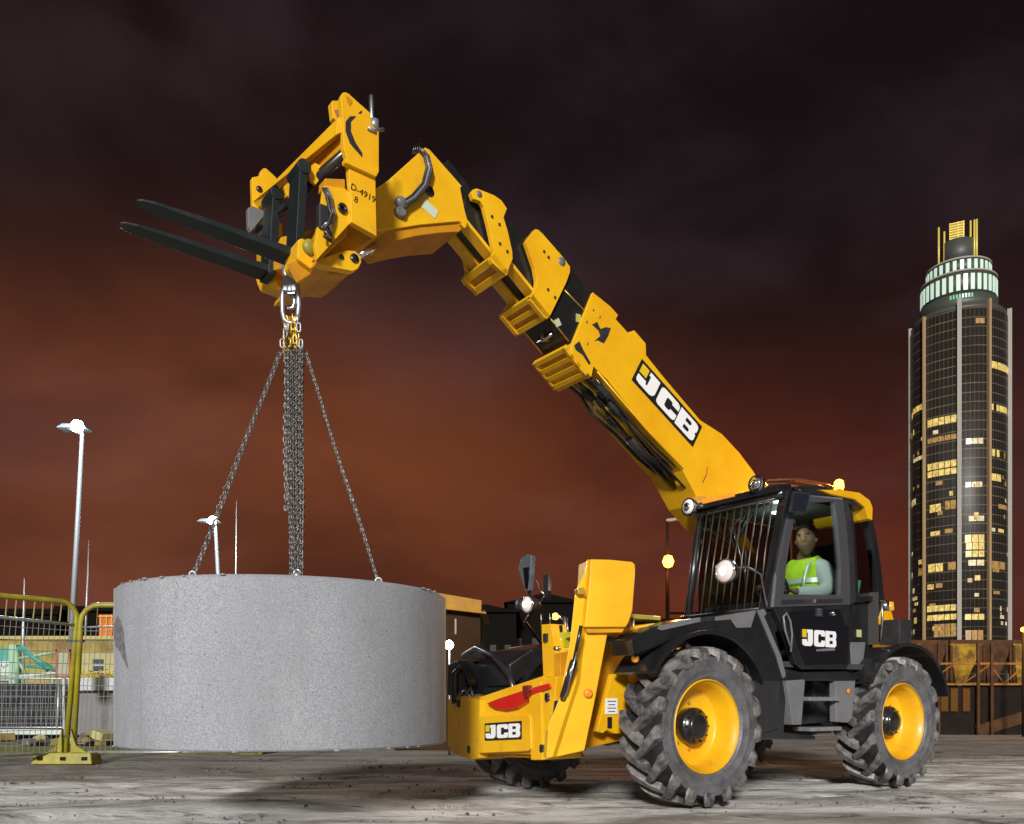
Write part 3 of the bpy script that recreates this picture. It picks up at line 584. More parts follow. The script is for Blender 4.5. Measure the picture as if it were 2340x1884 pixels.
# ------------------------------------------------------------------ lamps that light the site
def street_lamp(lab, u, v, ub, D, r, head, e):
    p = at(u, v, D); bx = (ub-1170)*D/2000; t = thing('street_lamp', lab, 'street lamp', (bx, D, 0), 0, 'floodlight columns'); dx = p.x-bx
    MB().tube([V(0, 0, 0), V(dx*.5, 0, p.z*.5), V(dx, 0, p.z-.1)], [r*1.3, r, r*.7], 12).obj('pole', M['pole'], t)
    MB().tube([V(0, 0, 0), V(0, 0, .5)], r*1.9, 10).obj('base', M['galv'], t)
    MB().tube([V(dx, 0, p.z-.14), V(dx-head*1.1, -.1, p.z+.05)], r*.6, 8).obj('arm', M['galv'], t)
    MB().loft([V(dx-head*1.5, -.25, p.z-.02), V(dx+head*.5, -.25, p.z-.02), V(dx+head*.5, .25, p.z-.02), V(dx-head*1.5, .25, p.z-.02)], [V(dx-head*1.2, -.15, p.z+.12), V(dx+head*.2, -.15, p.z+.12), V(dx+head*.2, .15, p.z+.12), V(dx-head*1.2, .15, p.z+.12)]).obj('housing', M['pole'], t, .02)
    MB().lathe([(0, -head*.42), (head*.3, -head*.32), (head*.42, 0), (head*.3, head*.3), (0, head*.4)], 16, (dx, -.28, p.z)).obj('bulb', M['flood'], t)
    ld = bpy.data.lights.new('lamp_light', 'POINT'); ld.energy = e; ld.color = (.80, .95, 1); ld.shadow_soft_size = .2; lo = bpy.data.objects.new('lamp_light', ld); COL.objects.link(lo); lo.parent = t; lo.location = (dx+.4, -2.6, p.z-.3)
street_lamp('tall leaning floodlight column at the left', 188, 981, 153, 25., .075, .42, 1500)
street_lamp('shorter floodlight column seen beside the left sling above the ring', 492, 1193, 516, 39., .10, .50, 1200)
def post_lamp():
    D = 11.2; p = at(1525, 1286, D); t = thing('beacon_post', 'dark post with a glowing orange lamp standing left of the cab', 'lamp post', (p.x, D, 0)); top = at(1525, 1188, D).z
    MB().tube([V(0, 0, 0), V(0, 0, p.z), V(.0, 0, top)], [.035, .022, .014], 8).obj('pole', M['dark'], t)
    MB().box((.07, 0, top), (.17, .05, .03), Matrix.Rotation(-.12, 3, 'Y')).obj('top_arm', M['grey'], t)
    MB().lathe([(0, .09), (.05, .07), (.075, 0), (.05, -.06), (0, -.08)], 16, (.0, -.06, p.z)).obj('bulb', M['amber'], t)
    MB().box((0, 0, p.z), (.09, .05, .16)).obj('housing', M['dark'], t)
    for z in (1.95,): MB().box((.2, 0, z), (.4, .04, .03)).obj('crossbar', M['dark'], t)
    ld = bpy.data.lights.new('lamp_light', 'POINT'); ld.energy = 45; ld.color = (1, .35, .04); ld.shadow_soft_size = .08; lo = bpy.data.objects.new('lamp_light', ld); COL.objects.link(lo); lo.parent = t; lo.location = (0, -.2, p.z)
post_lamp()
def ring_lamp():
    D = 13.4; p = at(1027, 1475, D); t = thing('work_light', 'small white work light on a stand at the right edge of the ring', 'work light', (p.x, D, 0))
    MB().tube([V(0, 0, 0), V(0, 0, p.z-.05)], .018, 8).obj('stand', M['steel'], t)
    MB().lathe([(0, .075), (.05, .05), (.07, 0), (.05, -.05), (0, -.075)], 12, (0, -.07, p.z)).obj('bulb', M['flood'], t)
    MB().box((0, 0, p.z), (.1, .05, .1)).obj('housing', M['steel'], t, .01)
    ld = bpy.data.lights.new('lamp_light', 'POINT'); ld.energy = .8; ld.color = (.85, .97, 1); ld.shadow_soft_size = .05; lo = bpy.data.objects.new('lamp_light', ld); COL.objects.link(lo); lo.parent = t; lo.location = (0, -.15, p.z)
ring_lamp()
# ================================================================== THE TELESCOPIC HANDLER
T = thing('telescopic_handler', 'yellow and black telescopic handler with its boom raised over the concrete ring', 'telehandler', (ORG.x, ORG.y, 0), MROT)
X_, Y_, Z_ = V(1, 0, 0), V(0, 1, 0), V(0, 0, 1)
def wheel(side):
    """side = +1: outer face towards +Y"""
    w = MB(); LUGM = True
    prof = [(.372, .155), (.392, .178), (.398, .184), (.403, .178), (.44, .196), (.452, .203), (.462, .198), (.50, .205), (.545, .200), (.562, .178), (.572, .10), (.575, 0)]
    full = prof+[(r, -y) for r, y in prof[-2::-1]]+[(.35, -.14), (.35, .14)]
    w.lathe(full, 72, (0, 0, 0), 'y', closed=True)
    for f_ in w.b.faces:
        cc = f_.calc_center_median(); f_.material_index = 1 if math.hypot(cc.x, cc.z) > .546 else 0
    def rt(y): 
        y = abs(y)
        for (r1, y1), (r0, y0) in zip(prof[6:], prof[7:]):
            if y0 <= y <= y1: return r0+(r1-r0)*(y-y0)/(y1-y0)
        return .575
    n = 17
    for sgn in (1, -1):
        for i in range(n):
            a0 = 2*pi*(i+(.5 if sgn < 0 else 0))/n; secs = []
            for t, y, top in ((0, -.035, .626), (.25, .04, .632), (.55, .11, .632), (.8, .165, .630), (1., .196, .618), (1.12, .214, .575), (1.2, .210, .525)):
                ang = a0-min(t, 1)*.32*1.0; wd = (.036+.020*min(t, 1)); base = .57 if t < .9 else (.55 if t <= 1 else top-.03)
                q = []
                for s_, r_ in ((-1.25, base), (-.85, top), (.85, top), (1.25, base)):
                    aa = ang+s_*wd/ .6
                    yy = y*sgn if t <= 1 else (y-(0 if r_ == top else .02))*sgn
                    q.append(V(r_*cos(aa), yy, -r_*sin(aa)))
                secs.append(q)
            vs = [[w.b.verts.new(p) for p in q] for q in secs]
            for A, B in zip(vs, vs[1:]):
                for j in range(4): w.face((A[j], A[(j+1) % 4], B[(j+1) % 4], B[j]))
            w.face(vs[0]); w.face(vs[-1][::-1])
            for q in vs:
                for v_ in q:
                    for f_ in v_.link_faces: f_.material_index = 2
    root = thing('wheel', '', '', (0, 0, 0)); del root['label']; del root['category']
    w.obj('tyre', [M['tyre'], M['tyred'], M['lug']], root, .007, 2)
    r = MB(); s = side
    P = [(.366, .168), (.374, .160), (.374, .150), (.350, .140), (.345, .09), (.325, .05), (.318, -.02), (.30, -.045), (.16, -.055), (0, -.055)]
    r.lathe([(a, b*s) for a, b in P], 64, (0, 0, 0), 'y', cap0=False)
    r.lathe([(.366, -.168*s), (.345, -.09*s), (.315, -.03*s), (.302, -.045*s)], 64, (0, 0, 0), 'y', cap0=False)
    ro = r.obj('rim', M['yel'], root)
    sol = ro.modifiers.new('thick', 'SOLIDIFY'); sol.thickness = .006
    for k in range(8):
        a = 2*pi*k/8; MB().lathe([(0, -.03*s), (.014, -.03*s), (.014, -.052*s)], 6, (.185*cos(a), 0, .185*sin(a)), 'y', sm=False).obj('nut', M['gold'], ro)
    h = MB(); h.lathe([(.150, -.055*s), (.150, .03*s), (.140, .045*s), (.105, .055*s), (.105, .075*s), (.09, .088*s), (.04, .092*s), (0, .092*s)], 40, (0, 0, 0), 'y')
    ho = h.obj('hub', M['blk'], root)
    for k in range(10):
        a = 2*pi*k/10; MB().lathe([(0, .062*s), (.010, .062*s), (.010, .048*s)], 6, (.125*cos(a), 0, .125*sin(a)), 'y', sm=False).obj('bolt', M['blks'], ho)
    # valve stem
    MB().tube([V(.24, -.05*s, .10), V(.25, .0*s, .13)], .007, 6).obj('valve', M['blk'], root)
    return root
W1 = wheel(1); W1.parent = T; W1.location = (1.385, 1.0, .63); W1['label'] = 'muddy front wheel nearest the photo edge, with yellow rim'
W2 = copy_tree(W1, T); W2.location = (-1.39, 1.0, .63); W2.rotation_euler = (0, .21, 0); W2['label'] = 'muddy rear wheel behind the cab steps'
for c in (W1, ): pass
W3 = wheel(-1); W3.parent = T; W3.location = (1.53, -.98, .62); W3.rotation_euler = (0, .1, 0); W3['label'] = 'far front wheel half hidden under the front frame'
W4 = copy_tree(W3, T); W4.location = (-1.39, -.98, .63); W4.rotation_euler = (0, .3, 0); W4['label'] = 'far rear wheel'
for s in (1, -1): pass
for x in (1.385, -1.39):
    MB().tube([V(x, -.85, .63), V(x, .85, .63)], .09, 14).obj('axle', M['blk'], T)
    MB().lathe([(.0, -.2), (.16, -.16), (.2, 0), (.16, .16), (0, .2)], 20, (x, 0, .63), 'y').obj('differential', M['blk'], T)
# -------------------------------------------------- chassis
MB().prism([V(2.3, 0, .55), V(2.3, 0, .95), V(1.2, 0, 1.0), (-1.9, 0, 1.15), (-1.9, 0, .6), (.9, 0, .42)], 1, -.62, -.30).obj('chassis', M['blk'], T, .01)
MB().prism([V(2.35, 0, .42), V(2.35, 0, 1.20), V(1.55, 0, 1.36), V(1.1, 0, 1.2), (1.0, 0, .6)], 1, .44, .52).obj('chassis_side', M['yel_shaded'], T, .008)
MB().prism([V(1.1, 0, 1.2), (-1.9, 0, 1.15), (-1.9, 0, .62), (1.0, 0, .6)], 1, .36, .52).obj('chassis_side', M['blk'], T, .008)
MB().prism([V(2.35, 0, .42), V(2.35, 0, .92), V(1.55, 0, 1.0), (-1.9, 0, 1.0), (-1.9, 0, .6), (-.2, 0, .50), (.9, 0, .46)], 1, -.42, -.34).obj('chassis_side', M['blk'], T, .008)
MB().box((.1, 0, .56), (3.2, .6, .14)).obj('belly_plate', M['blk'], T, .01)
b = plateY([(1399, 1541), (1432, 1541), (1452, 1600), (1440, 1668), (1425, 1676), (1404, 1677), (1388, 1668), (1378, 1676), (1364, 1672)], .66, .05).obj('bracket_plate', M['yel'], T, .006)
P = mY(1382, 1632, .666); MB().box(P+V(-.07, 0, .06), (.125, .006, .125)).obj('data_plate', M['white'], b)
for i in range(4): MB().box(P+V(-.07, .005, .10-.027*i), (.09-.02*(i % 2), .002, .006)).obj('marking', M['logob'], b)
MB().box(mY(1393, 1652, .662), (.045, .012, .09)).obj('slot', M['blk'], b, .004)
# -------------------------------------------------- front frame with logo plate
FX = 2.42
fr = MB()
# main front panel: recessed centre and two folded side wings
cen = [(1095, 1594), (1240, 1545), (1262, 1562), (1262, 1725), (1090, 1722)]
fr.prism(PX(cen, FX), 0, FX-.28, FX)
FR = fr.obj('front_frame', M['yel'], T, .012, 3)
# left wing: two facets
a = PX([(1077, 1597), (1097, 1600), (1094, 1733), (1076, 1738)], FX+.035); MB().prism(a, 0, FX-.3, FX+.035).obj('wing_plate', M['yel'], FR, .008)
A = PX([(1077, 1597), (1078, 1737), (1050, 1728), (1052, 1592), (1064, 1590)], FX+.035)
q = PX([(1022, 1600), (1022, 1706), (1034, 1722), (1050, 1728), (1052, 1592), (1036, 1590)], FX-.02)
MB().prism(A, 0, FX-.3, FX+.035).obj('wing_plate', M['yel'], FR, .012)
MB().prism(q, 0, FX-.42, FX-.02).obj('wing_plate', M['yel'], FR, .02)
# right wing pieces
MB().prism(PX([(1208, 1573), (1235, 1558), (1240, 1737), (1213, 1737)], FX+.035), 0, FX-.3, FX+.035).obj('wing_plate', M['yel'], FR, .008)
MB().prism(PX([(1235, 1558), (1272, 1545), (1262, 1655), (1256, 1735), (1240, 1737)], FX+.02), 0, FX-.3, FX+.02).obj('wing_plate', M['yel'], FR, .012)
# raised logo box with the red tail panel above
MB().prism(PX([(1092, 1643), (1100, 1636), (1206, 1633), (1212, 1640), (1214, 1712), (1204, 1717), (1094, 1722)], FX+.05), 0, FX-.02, FX+.05).obj('logo_box', M['yel'], FR, .014, 3)
P0 = mX(1108, 1693.5, FX+.052); P1 = mX(1192.5, 1690, FX+.052); P2 = mX(1108, 1653.5, FX+.052)
logo(FR, P0, (P1-P0).normalized(), Z_, (P1-P0).length, (P2-P0).length)
red = [(1112, 1608), (1135, 1598), (1190, 1580), (1251, 1562), (1256, 1573), (1210, 1590), (1202, 1604), (1180, 1618), (1155, 1623), (1130, 1619)]
MB().prism(PX(red, FX+.045), 0, FX-.02, FX+.045).obj('red_panel', M['red'], FR, .006)
MB().prism(PX([(1193, 1568), (1205, 1566), (1208, 1576), (1205, 1592), (1197, 1596), (1194, 1580)], FX+.075), 0, FX+.03, FX+.075).obj('red_clip', mat('dark_red', (.16, .01, .01), .25, 0, .5), FR, .006)
for u, v in ((1047, 1608), (1071, 1713), (1249, 1594), (1237, 1711)):
    c = mX(u, v, FX+.036); m = MB(); m.tube([c+V(-.02, 0, .012), c+V(.004, 0, .012)], .022, 14, sm=False); m.tube([c+V(-.02, 0, -.012), c+V(.004, 0, -.012)], .022, 14, sm=False)
    m.obj('slot', M['blk'] if (u, v) != (1047, 1608) else M['blkm'], FR)
# lower edge: lip, tabs, cross tube
MB().prism(PX([(1100, 1716), (1205, 1714), (1255, 1722), (1262, 1733), (1100, 1730)], FX-.06), 0, FX-.4, FX-.06).obj('lower_lip', M['yel_shaded'], FR, .008)
MB().tube([mX(1092, 1728, FX+.02), mX(1108, 1728, FX-.05)], .02, 12).obj('peg', M['yel'], FR)
MB().lathe([(.0, -.14), (.36, -.10), (.38, 0), (.36, .10), (0, .14)], 40, (1.385, -.76, .63), 'y').obj('wheel_guard', M['yel_shaded'], T)
# -------------------------------------------------- stabiliser legs folded up
OM = V(.34, .94, 0).normalized(); OP = mX(1300, 1700, FX+.10)
def mO(u, v, off=0):     # point on the leg's own face, which stands square to OM
    d, e = ray(u, v); o3 = loc(V(0, 0).to_2d(), H); d3 = loc(d, 0)-loc(V(0, 0).to_2d(), 0); d3.z = e; t = ((OP-o3).dot(OM)+off)/d3.dot(OM); return o3+d3*t
def slabO(pts, off, th): P = [mO(u, v, off) for u, v in pts]; return MB().loft(P, [p-OM*th for p in P])
def leg(px_main, px_side, pad, X, nm):
    return slabO(px_main, 0, .16).obj('stabiliser_leg', M['yel'], T, .012, 3, label=nm)
LG = leg([(1288, 1660), (1297, 1600), (1322, 1500), (1340, 1352), (1342, 1300), (1352, 1279), (1365, 1279), (1380, 1440), (1389, 1446), (1362, 1590), (1336, 1716), (1300, 1724), (1256, 1734), (1262, 1670)], None, None, FX+.10, 'near stabiliser leg folded upright with a big box foot on top')
# bright outer flange strip on the leading edge
fl = [(1258, 1733), (1262, 1660), (1290, 1590), (1311, 1470), (1322, 1365), (1327, 1345), (1345, 1310), (1350, 1279), (1353, 1290), (1345, 1360), (1338, 1440), (1326, 1560), (1300, 1640), (1272, 1730)]
MB().loft([mO(u, v, .0) for u, v in fl], [mO(u, v, .035)+V(.03, -.01, 0) for u, v in fl]).obj('flange', M['yel'], LG, .006)
pad = [(1350, 1278), (1395, 1279), (1445, 1284), (1452, 1290), (1452, 1310), (1446, 1395), (1437, 1424), (1430, 1434), (1336, 1434), (1341, 1390), (1346, 1340)]
slabO(pad, .07, .26).obj('foot_pad', M['yel'], LG, .018, 4)
slabO([(1336, 1434), (1430, 1434), (1422, 1446), (1343, 1447)], .04, .2).obj('pad_lip', M['yel_shaded'], LG, .008)
slabO([(1320, 1345), (1335, 1342), (1340, 1358), (1322, 1358)], .10, .08).obj('stop_block', M['gold'], LG, .008)
c = mO(1343, 1585); MB().tube([c-OM*.01, c+OM*.012, c+OM*.028, c+OM*.034], [.036, .036, .030, .018], 20).obj('reflector', M['orange'], LG)
# hydraulic ram inside the leg
R_ = MB(); R_.tube([mX(1312, 1510, FX+.16), mX(1285, 1600, FX+.16)], .028, 12); R_.tube([mX(1328, 1430, FX+.16), mX(1312, 1510, FX+.16)], .014, 10); R_.obj('stabiliser_ram', M['blk'], LG)
MB().tube([mX(1318, 1490, FX+.19), mX(1296, 1580, FX+.19), mX(1266, 1645, FX+.12)], .006, 6).obj('hose', M['steel'], LG)
slabO([(1263, 1650), (1268, 1602), (1282, 1600), (1280, 1622)], .03, .02).obj('wear_pad', mat('violet_black', (.02, .012, .03), .2, 0, .5), LG, .003)
# inner bracket post
BR = MB().prism(PX([(1237, 1428), (1258, 1426), (1266, 1470), (1272, 1492), (1290, 1492), (1292, 1508), (1276, 1512), (1262, 1560), (1242, 1560), (1239, 1490)], 2.28), 0, 2.12, 2.28).obj('boom_rest', M['yel'], T, .006)
MB().box(mX(1247, 1458, 2.29), (.03, .045, .07)).obj('latch', M['blk'], BR, .01)
for u in (1237, 1257): MB().tube([mX(u, 1430, 2.24), mX(u, 1402, 2.24)], .005, 6).obj('guide_rod', M['steel'], BR)
b = MB().prism(PX([(1276, 1446), (1308, 1444), (1306, 1455), (1290, 1460), (1284, 1500), (1277, 1500)], 2.2), 0, 2.1, 2.2).obj('bracket', mat('lime_paint', (.42, .42, .02), .4), T, .006)
for u in (1270, 1283): MB().tube([mX(u, 1490, 2.2), mX(u-2, 1430, 2.18)], .016, 8).obj('hose', M['blk'], T)
MB().tube([mX(1272, 1485, 2.26), mX(1274, 1478, 2.26)], .03, 12).obj('fitting', M['steel'], T)
# -------------------------------------------------- engine pod on the far side with wing and far mirrors / headlamp
pod = [(2.12, 1.02), (2.14, 1.22), (1.9, 1.36), (1.35, 1.46), (.6, 1.50), (-1.5, 1.50), (-1.9, 1.3), (-1.9, .9), (.6, .7), (.85, 1.1), (1.4, 1.36), (1.75, 1.29), (1.95, 1.12)]
MB().prism([V(x, 0, z-.06) for x, z in pod], 1, -1.17, -.46).obj('engine_cover', M['blk'], T, .03, 4)
m = MB(); m.loft([V(x, -.44, z) for x, z in arc(1.385, .63, .72, 15, 175, 18)]+[V(x, -.44, z) for x, z in arc(1.385, .63, .685, 175, 15, 18)], [V(x, -1.19, z) for x, z in arc(1.385, .63, .72, 15, 175, 18)]+[V(x, -1.19, z) for x, z in arc(1.385, .63, .685, 175, 15, 18)]); m.obj('mudguard', M['blk'], T)
m = MB(); m.box(mX(1100, 1500, 2.14), (.12, .16, .05)); m.tube([mX(1060, 1500, 2.1), mX(1090, 1480, 2.14), mX(1130, 1500, 2.2), mX(1165, 1545, 2.25), mX(1180, 1600, 2.25)], .03, 8); m.obj('grab_rail', M['blk'], T)
m = MB(); m.tube([mX(1040, 1608, 2.4), mX(1040, 1540, 2.36), mX(1062, 1520, 2.32), mX(1080, 1560, 2.36)], .035, 8); m.prism(PX([(1022, 1588), (1024, 1520), (1046, 1510), (1085, 1588), (1070, 1606)], 2.3), 0, 2.05, 2.3); m.obj('front_step', M['blk'], T, .006)
for k in range(4): MB().tube([mX(1040+k*6, 1598, 2.45), mX(1052+k*8, 1580-k*3, 2.44), mX(1072+k*3, 1592, 2.44)], .007, 6).obj('hose', M['steel'] if k % 2 else M['blk'], T)
# far mirror pair and glowing headlamp, on a stalk from the far wing
st = MB(); st.tube([V(1.35, -1.0, 1.38), V(1.55, -1.02, 1.60), mX(1216, 1395, 1.9), mX(1205, 1330, 2.0)], .016, 8); st.obj('mirror_stalk', M['blk'], T)
mr = MB(); mr.loft([mX(1184, 1300, 2.02), mX(1192, 1275, 2.02), mX(1206, 1266, 2.02), mX(1214, 1270, 2.02), mX(1213, 1300, 2.02), mX(1208, 1350, 2.02), mX(1200, 1352, 2.02)], [p+V(-.05, 0, 0) for p in [mX(1184, 1300, 2.02), mX(1192, 1275, 2.02), mX(1206, 1266, 2.02), mX(1214, 1270, 2.02), mX(1213, 1300, 2.02), mX(1208, 1350, 2.02), mX(1200, 1352, 2.02)]])
mo = mr.obj('mirror', mat('mirror_shell', (.12, .13, .15), .3, .3, .3), T, .01, 3)
MB().prism(PX([(1196, 1298), (1211, 1296), (1206, 1345), (1201, 1345)], 2.025), 0, 2.022, 2.03).obj('mirror_glass', M['mirror'], mo)
mo = MB().prism(PX([(1240, 1314), (1252, 1313), (1252, 1350), (1248, 1368), (1244, 1366)], 1.95), 0, 1.91, 1.95).obj('mirror', M['blk'], T, .006)
MB().tube([mX(1246, 1360, 1.93), mX(1234, 1350, 1.94), mX(1228, 1330, 1.94), mX(1226, 1322, 1.94)], .007, 6).obj('mirror_arm', M['steel'], T)
MB().tube([mX(1246, 1360, 1.93), mX(1225, 1388, 1.94)], .01, 6).obj('mirror_arm', M['blk'], T)
def headlamp(c, r, nm, rt_=.0, e=6):
    o = MB().lathe([(0, -.11), (r*.55, -.10), (r*.98, -.02), (r, .02), (r*.92, .03)], 24, (0, 0, 0), 'x').obj('headlight', M['blkm'], T, label=nm); o.location = c
    le = MB().lathe([(r*.93, .018), (r*.85, .035), (r*.5, .05), (0, .056)], 24, (0, 0, 0), 'x').obj('lens', M['lamp'], o); MB().lathe([(0, .044), (r*.32, .05), (r*.25, .064), (0, .068)], 16, (0, 0, 0), 'x').obj('bulb', M['core'], le)
    MB().lathe([(r*.9, .03), (r*1.04, .03), (r*1.04, .0), (r*.95, .0)], 24, (0, 0, 0), 'x', closed=True).obj('bezel', M['chrome'], o)
    ld = bpy.data.lights.new('lamp_light', 'SPOT'); ld.energy = e*6; ld.spot_size = radians(120); ld.color = (1, .8, .6); ld.shadow_soft_size = .05; lo = bpy.data.objects.new('lamp_light', ld); COL.objects.link(lo); lo.parent = o; lo.location = (.10, 0, 0); lo.rotation_euler = (0, -pi/2-.0, 0); lo.rotation_euler = (0, -pi/2+.2, 0)
headlamp(mX(1210, 1382, 2.05), .075, 'glowing headlamp below the far mirrors', e=4)
MB().lathe([(0, -.05), (.05, -.03), (.055, .03), (0, .04)], 16, mX(1192, 1383, 2.04), 'x').obj('side_lamp', M['blkm'], T)
c = mX(1269, 1409, 2.1); MB().lathe([(0, .03), (.022, .02), (.026, -.02), (0, -.03)], 12, c).obj('marker_lamp', M['amber'], T)
MB().tube([c+V(0, .05, 0), c+V(0, .13, -.03), c+V(.0, .16, -.25)], .022, 8).obj('lamp_bracket', M['steel'], T)

# -------------------------------------------------- cab
CY = 1.10
blk = M['blk']
# nose / hood side sloping from cab to the front wing
hood = [(1442, 1464), (1466, 1446), (1500, 1432), (1560, 1416), (1640, 1408), (1735, 1392), (1752, 1392), (1768, 1430), (1800, 1550), (1790, 1690), (1725, 1690), (1704, 1606), (1712, 1545), (1695, 1493), (1670, 1462), (1632, 1444), (1590, 1442), (1550, 1455), (1500, 1480), (1446, 1498)]
HD = MB().prism(PY(hood, CY), 1, .86, CY).obj('hood_side', blk, T, .02, 3)
# grey stepped decal and dark wheel-arch lip
g1 = [(1508, 1430), (1560, 1418), (1600, 1411), (1601, 1421), (1560, 1430), (1512, 1441), (1502, 1437)]
g2 = [(1634, 1410), (1728, 1395), (1716, 1434), (1683, 1435), (1670, 1416), (1634, 1419)]
g3 = [(1731, 1395), (1746, 1392), (1752, 1402), (1747, 1410), (1785, 1500), (1797, 1546), (1790, 1550), (1775, 1500)]
for g in (g1, g2): MB().prism(PY(g, CY+.004), 1, CY-.01, CY+.004).obj('decal', M['grey'], HD)
MB().prism(PY(g3, CY+.012), 1, CY-.01, CY+.012).obj('trim_strip', M['grey'], HD, .003)
MB().prism(PY([(1600, 1411), (1634, 1409), (1634, 1419), (1601, 1421)], CY+.003), 1, CY-.01, CY+.003).obj('decal', M['blkm'], HD)
def mudguard(cx, cz, R, a0, a1, y0, y1, nm, th=.03):
    A = arc(cx, cz, R, a0, a1, 22); B = arc(cx, cz, R-th, a1, a0, 22)
    m = MB(); m.loft([V(x, y0, z) for x, z in A+B], [V(x, y1, z) for x, z in A+B]); return m.obj('mudguard', blk, T, .006, label=nm)
mudguard(1.385, .63, .755, 34, 150, .76, 1.20, 'front mudguard')
mudguard(-1.43, .62, .77, 30, 160, .60, 1.22, 'rear mudguard')
# nose cap in front of the hood with bolts of light off its gloss
MB().loft(PY([(1440, 1470), (1452, 1455), (1500, 1440), (1545, 1428), (1545, 1475), (1500, 1484), (1446, 1505)], 1.05), PY([(1440, 1470), (1452, 1450), (1500, 1430), (1545, 1420), (1545, 1475), (1500, 1484), (1446, 1505)], .80)).obj('nose_cap', blk, T, .03, 4)
m = MB(); m.box(mY(1465, 1412, .75), (.34, .10, .035)); m.box(mY(1442, 1420, .75), (.03, .06, .09)); m.obj('toolbox_lid', M['barr'], T, .008)
m = MB(); m.tube([mY(1445, 1412, .82), mY(1445, 1440, .84), mY(1446, 1490, .88)], .012, 8); m.obj('hand_rail', M['steel'], T)
MB().lathe([(0, .02), (.028, .012), (.03, -.012), (0, -.02)], 16, mY(1452, 1506, 1.0), 'y').obj('marker_lamp', M['amberlens'], T)
MB().prism(PY([(1450, 1432), (1500, 1424), (1506, 1444), (1480, 1450), (1455, 1446)], .9), 1, .5, .9).obj('hood_top', M['yel'], T, .02)
# side tank, step box, steps
MB().prism(PY([(1700, 1556), (1783, 1556), (1783, 1664), (1760, 1672), (1718, 1682), (1702, 1600)], CY+.03), 1, .45, CY+.03).obj('side_tank', M['blkm'], T, .02, 3)
MB().prism(PY([(1796, 1556), (1838, 1553), (1840, 1558), (1832, 1657), (1812, 1657), (1798, 1560)], CY+.04), 1, .6, CY+.04).obj('step_panel', M['grey'], T, .01)
MB().prism(PY([(1910, 1557), (1955, 1556), (1948, 1640), (1938, 1652), (1911, 1650)], CY+.02), 1, CY-.05, CY+.02).obj('step_panel', M['grey'], T, .01)
c = mY(1939, 1580, CY+.024); MB().lathe([(0, .01), (.024, .008), (.026, 0)], 16, c, 'y').obj('reflector', M['orange'], T)
MB().prism(PY([(1838, 1553), (1910, 1553), (1911, 1650), (1833, 1655)], .86), 1, .5, .86).obj('step_well', blk, T)
for (u0, v0), (u1, v1), nm in (((1841, 1594), (1912, 1601), 's'), ((1846, 1664), (1915, 1668), 's')):
    a = mY(u0, v0, 1.12); b = mY(u1, v1, 1.12); z = (a.z+b.z)/2
    m = MB(); m.box(((a.x+b.x)/2, 1.06, z), (abs(a.x-b.x), .20, .035)); 
    so = m.obj('step', M['galv'], T, .006)
    for k in range(4): MB().box(((a.x+b.x)/2-.10+.07*k, 1.06, z+.019), (.035, .15, .006)).obj('tread_bar', M['steel'], so)
MB().prism(PY([(1775, 1672), (1862, 1682), (1862, 1690), (1780, 1690)], .95), 1, .6, .95).obj('skid_plate', blk, T)
# sill under the door
MB().prism(PY([(1797, 1528), (1830, 1536), (1935, 1534), (1968, 1548), (1955, 1556), (1796, 1556)], CY+.02), 1, .3, CY+.02).obj('door_sill', blk, T, .012)
# rear body behind the door
MB().prism(PY([(1941, 1372), (2020, 1372), (2000, 1440), (1992, 1500), (1982, 1545), (1968, 1548), (1940, 1534)], 1.0), 1, .16, 1.0).obj('rear_panel', blk, T, .01)
MB().box(mY(1963, 1448, 1.01), (.075, .006, .07)).obj('decal', mat('pale_lime', (.45, .48, .22), .5), T)
MB().prism(PY([(1942, 1468), (1978, 1468), (1972, 1520), (1946, 1524)], 1.005), 1, .98, 1.005).obj('louvre', M['grey'], T, .004)
MB().prism(PY([(1995, 1476), (2012, 1395), (2036, 1392), (2044, 1418), (2040, 1466), (2020, 1470)], .55), 1, -.3, .55).obj('counterweight', M['yel'], T, .02, 3)
MB().box(mY(2047, 1446, .72), (.22, .22, .26)).obj('air_box', M['blkm'], T, .015)
# door
DR = thing('door', '', '', (0, 0, 0)); del DR['label']; del DR['category']; DR.parent = T
low = [(1768, 1388), (1943, 1382), (1944, 1460), (1940, 1520), (1932, 1530), (1832, 1530), (1818, 1518), (1800, 1462)]
MB().prism(PY(low, CY+.015), 1, CY-.04, CY+.015).obj('door_panel', blk, DR, .012, 3)
up_o = [(1768, 1388), (1776, 1310), (1792, 1225), (1806, 1160), (1816, 1130), (1926, 1142), (1936, 1220), (1942, 1310), (1943, 1382)]
up_i = [(1791, 1358), (1796, 1300), (1806, 1235), (1818, 1172), (1828, 1150), (1908, 1146), (1916, 1220), (1922, 1300), (1920, 1361)]
def ringframe(O, I, y0, y1, name, m, parent, bev=.004):
    O = PY(O, y1); I = PY(I, y1)   # outline and opening, bridged by matched points
    b = MB(); n = len(O)
    def pl(P, y): return [b.b.verts.new(V(p.x, y, p.z)) for p in P]
    o1, i1, o0, i0 = pl(O, y1), pl(I, y1), pl(O, y0), pl(I, y0)
    for k in range(n):
        j = (k+1) % n; b.face((o1[k], o1[j], i1[j], i1[k])); b.face((o0[j], o0[k], i0[k], i0[j])); b.face((o1[j], o1[k], o0[k], o0[j])); b.face((i1[k], i1[j], i0[j], i0[k]))
    return b.obj(name, m, parent, bev)
FRM = mat('grey_frame', (.075, .075, .085), .35, .2, .3)
ringframe(up_o, up_i, CY-.03, CY+.02, 'door_frame', FRM, DR)
gl = MB().prism(PY(up_i, CY), 1, CY-.012, CY-.008).obj('door_glass', M['glass'], DR)
MB().prism(PY([(1786, 1371), (1926, 1369), (1925, 1378), (1786, 1382)], CY+.022), 1, CY, CY+.022).obj('seal', M['blkm'], DR)
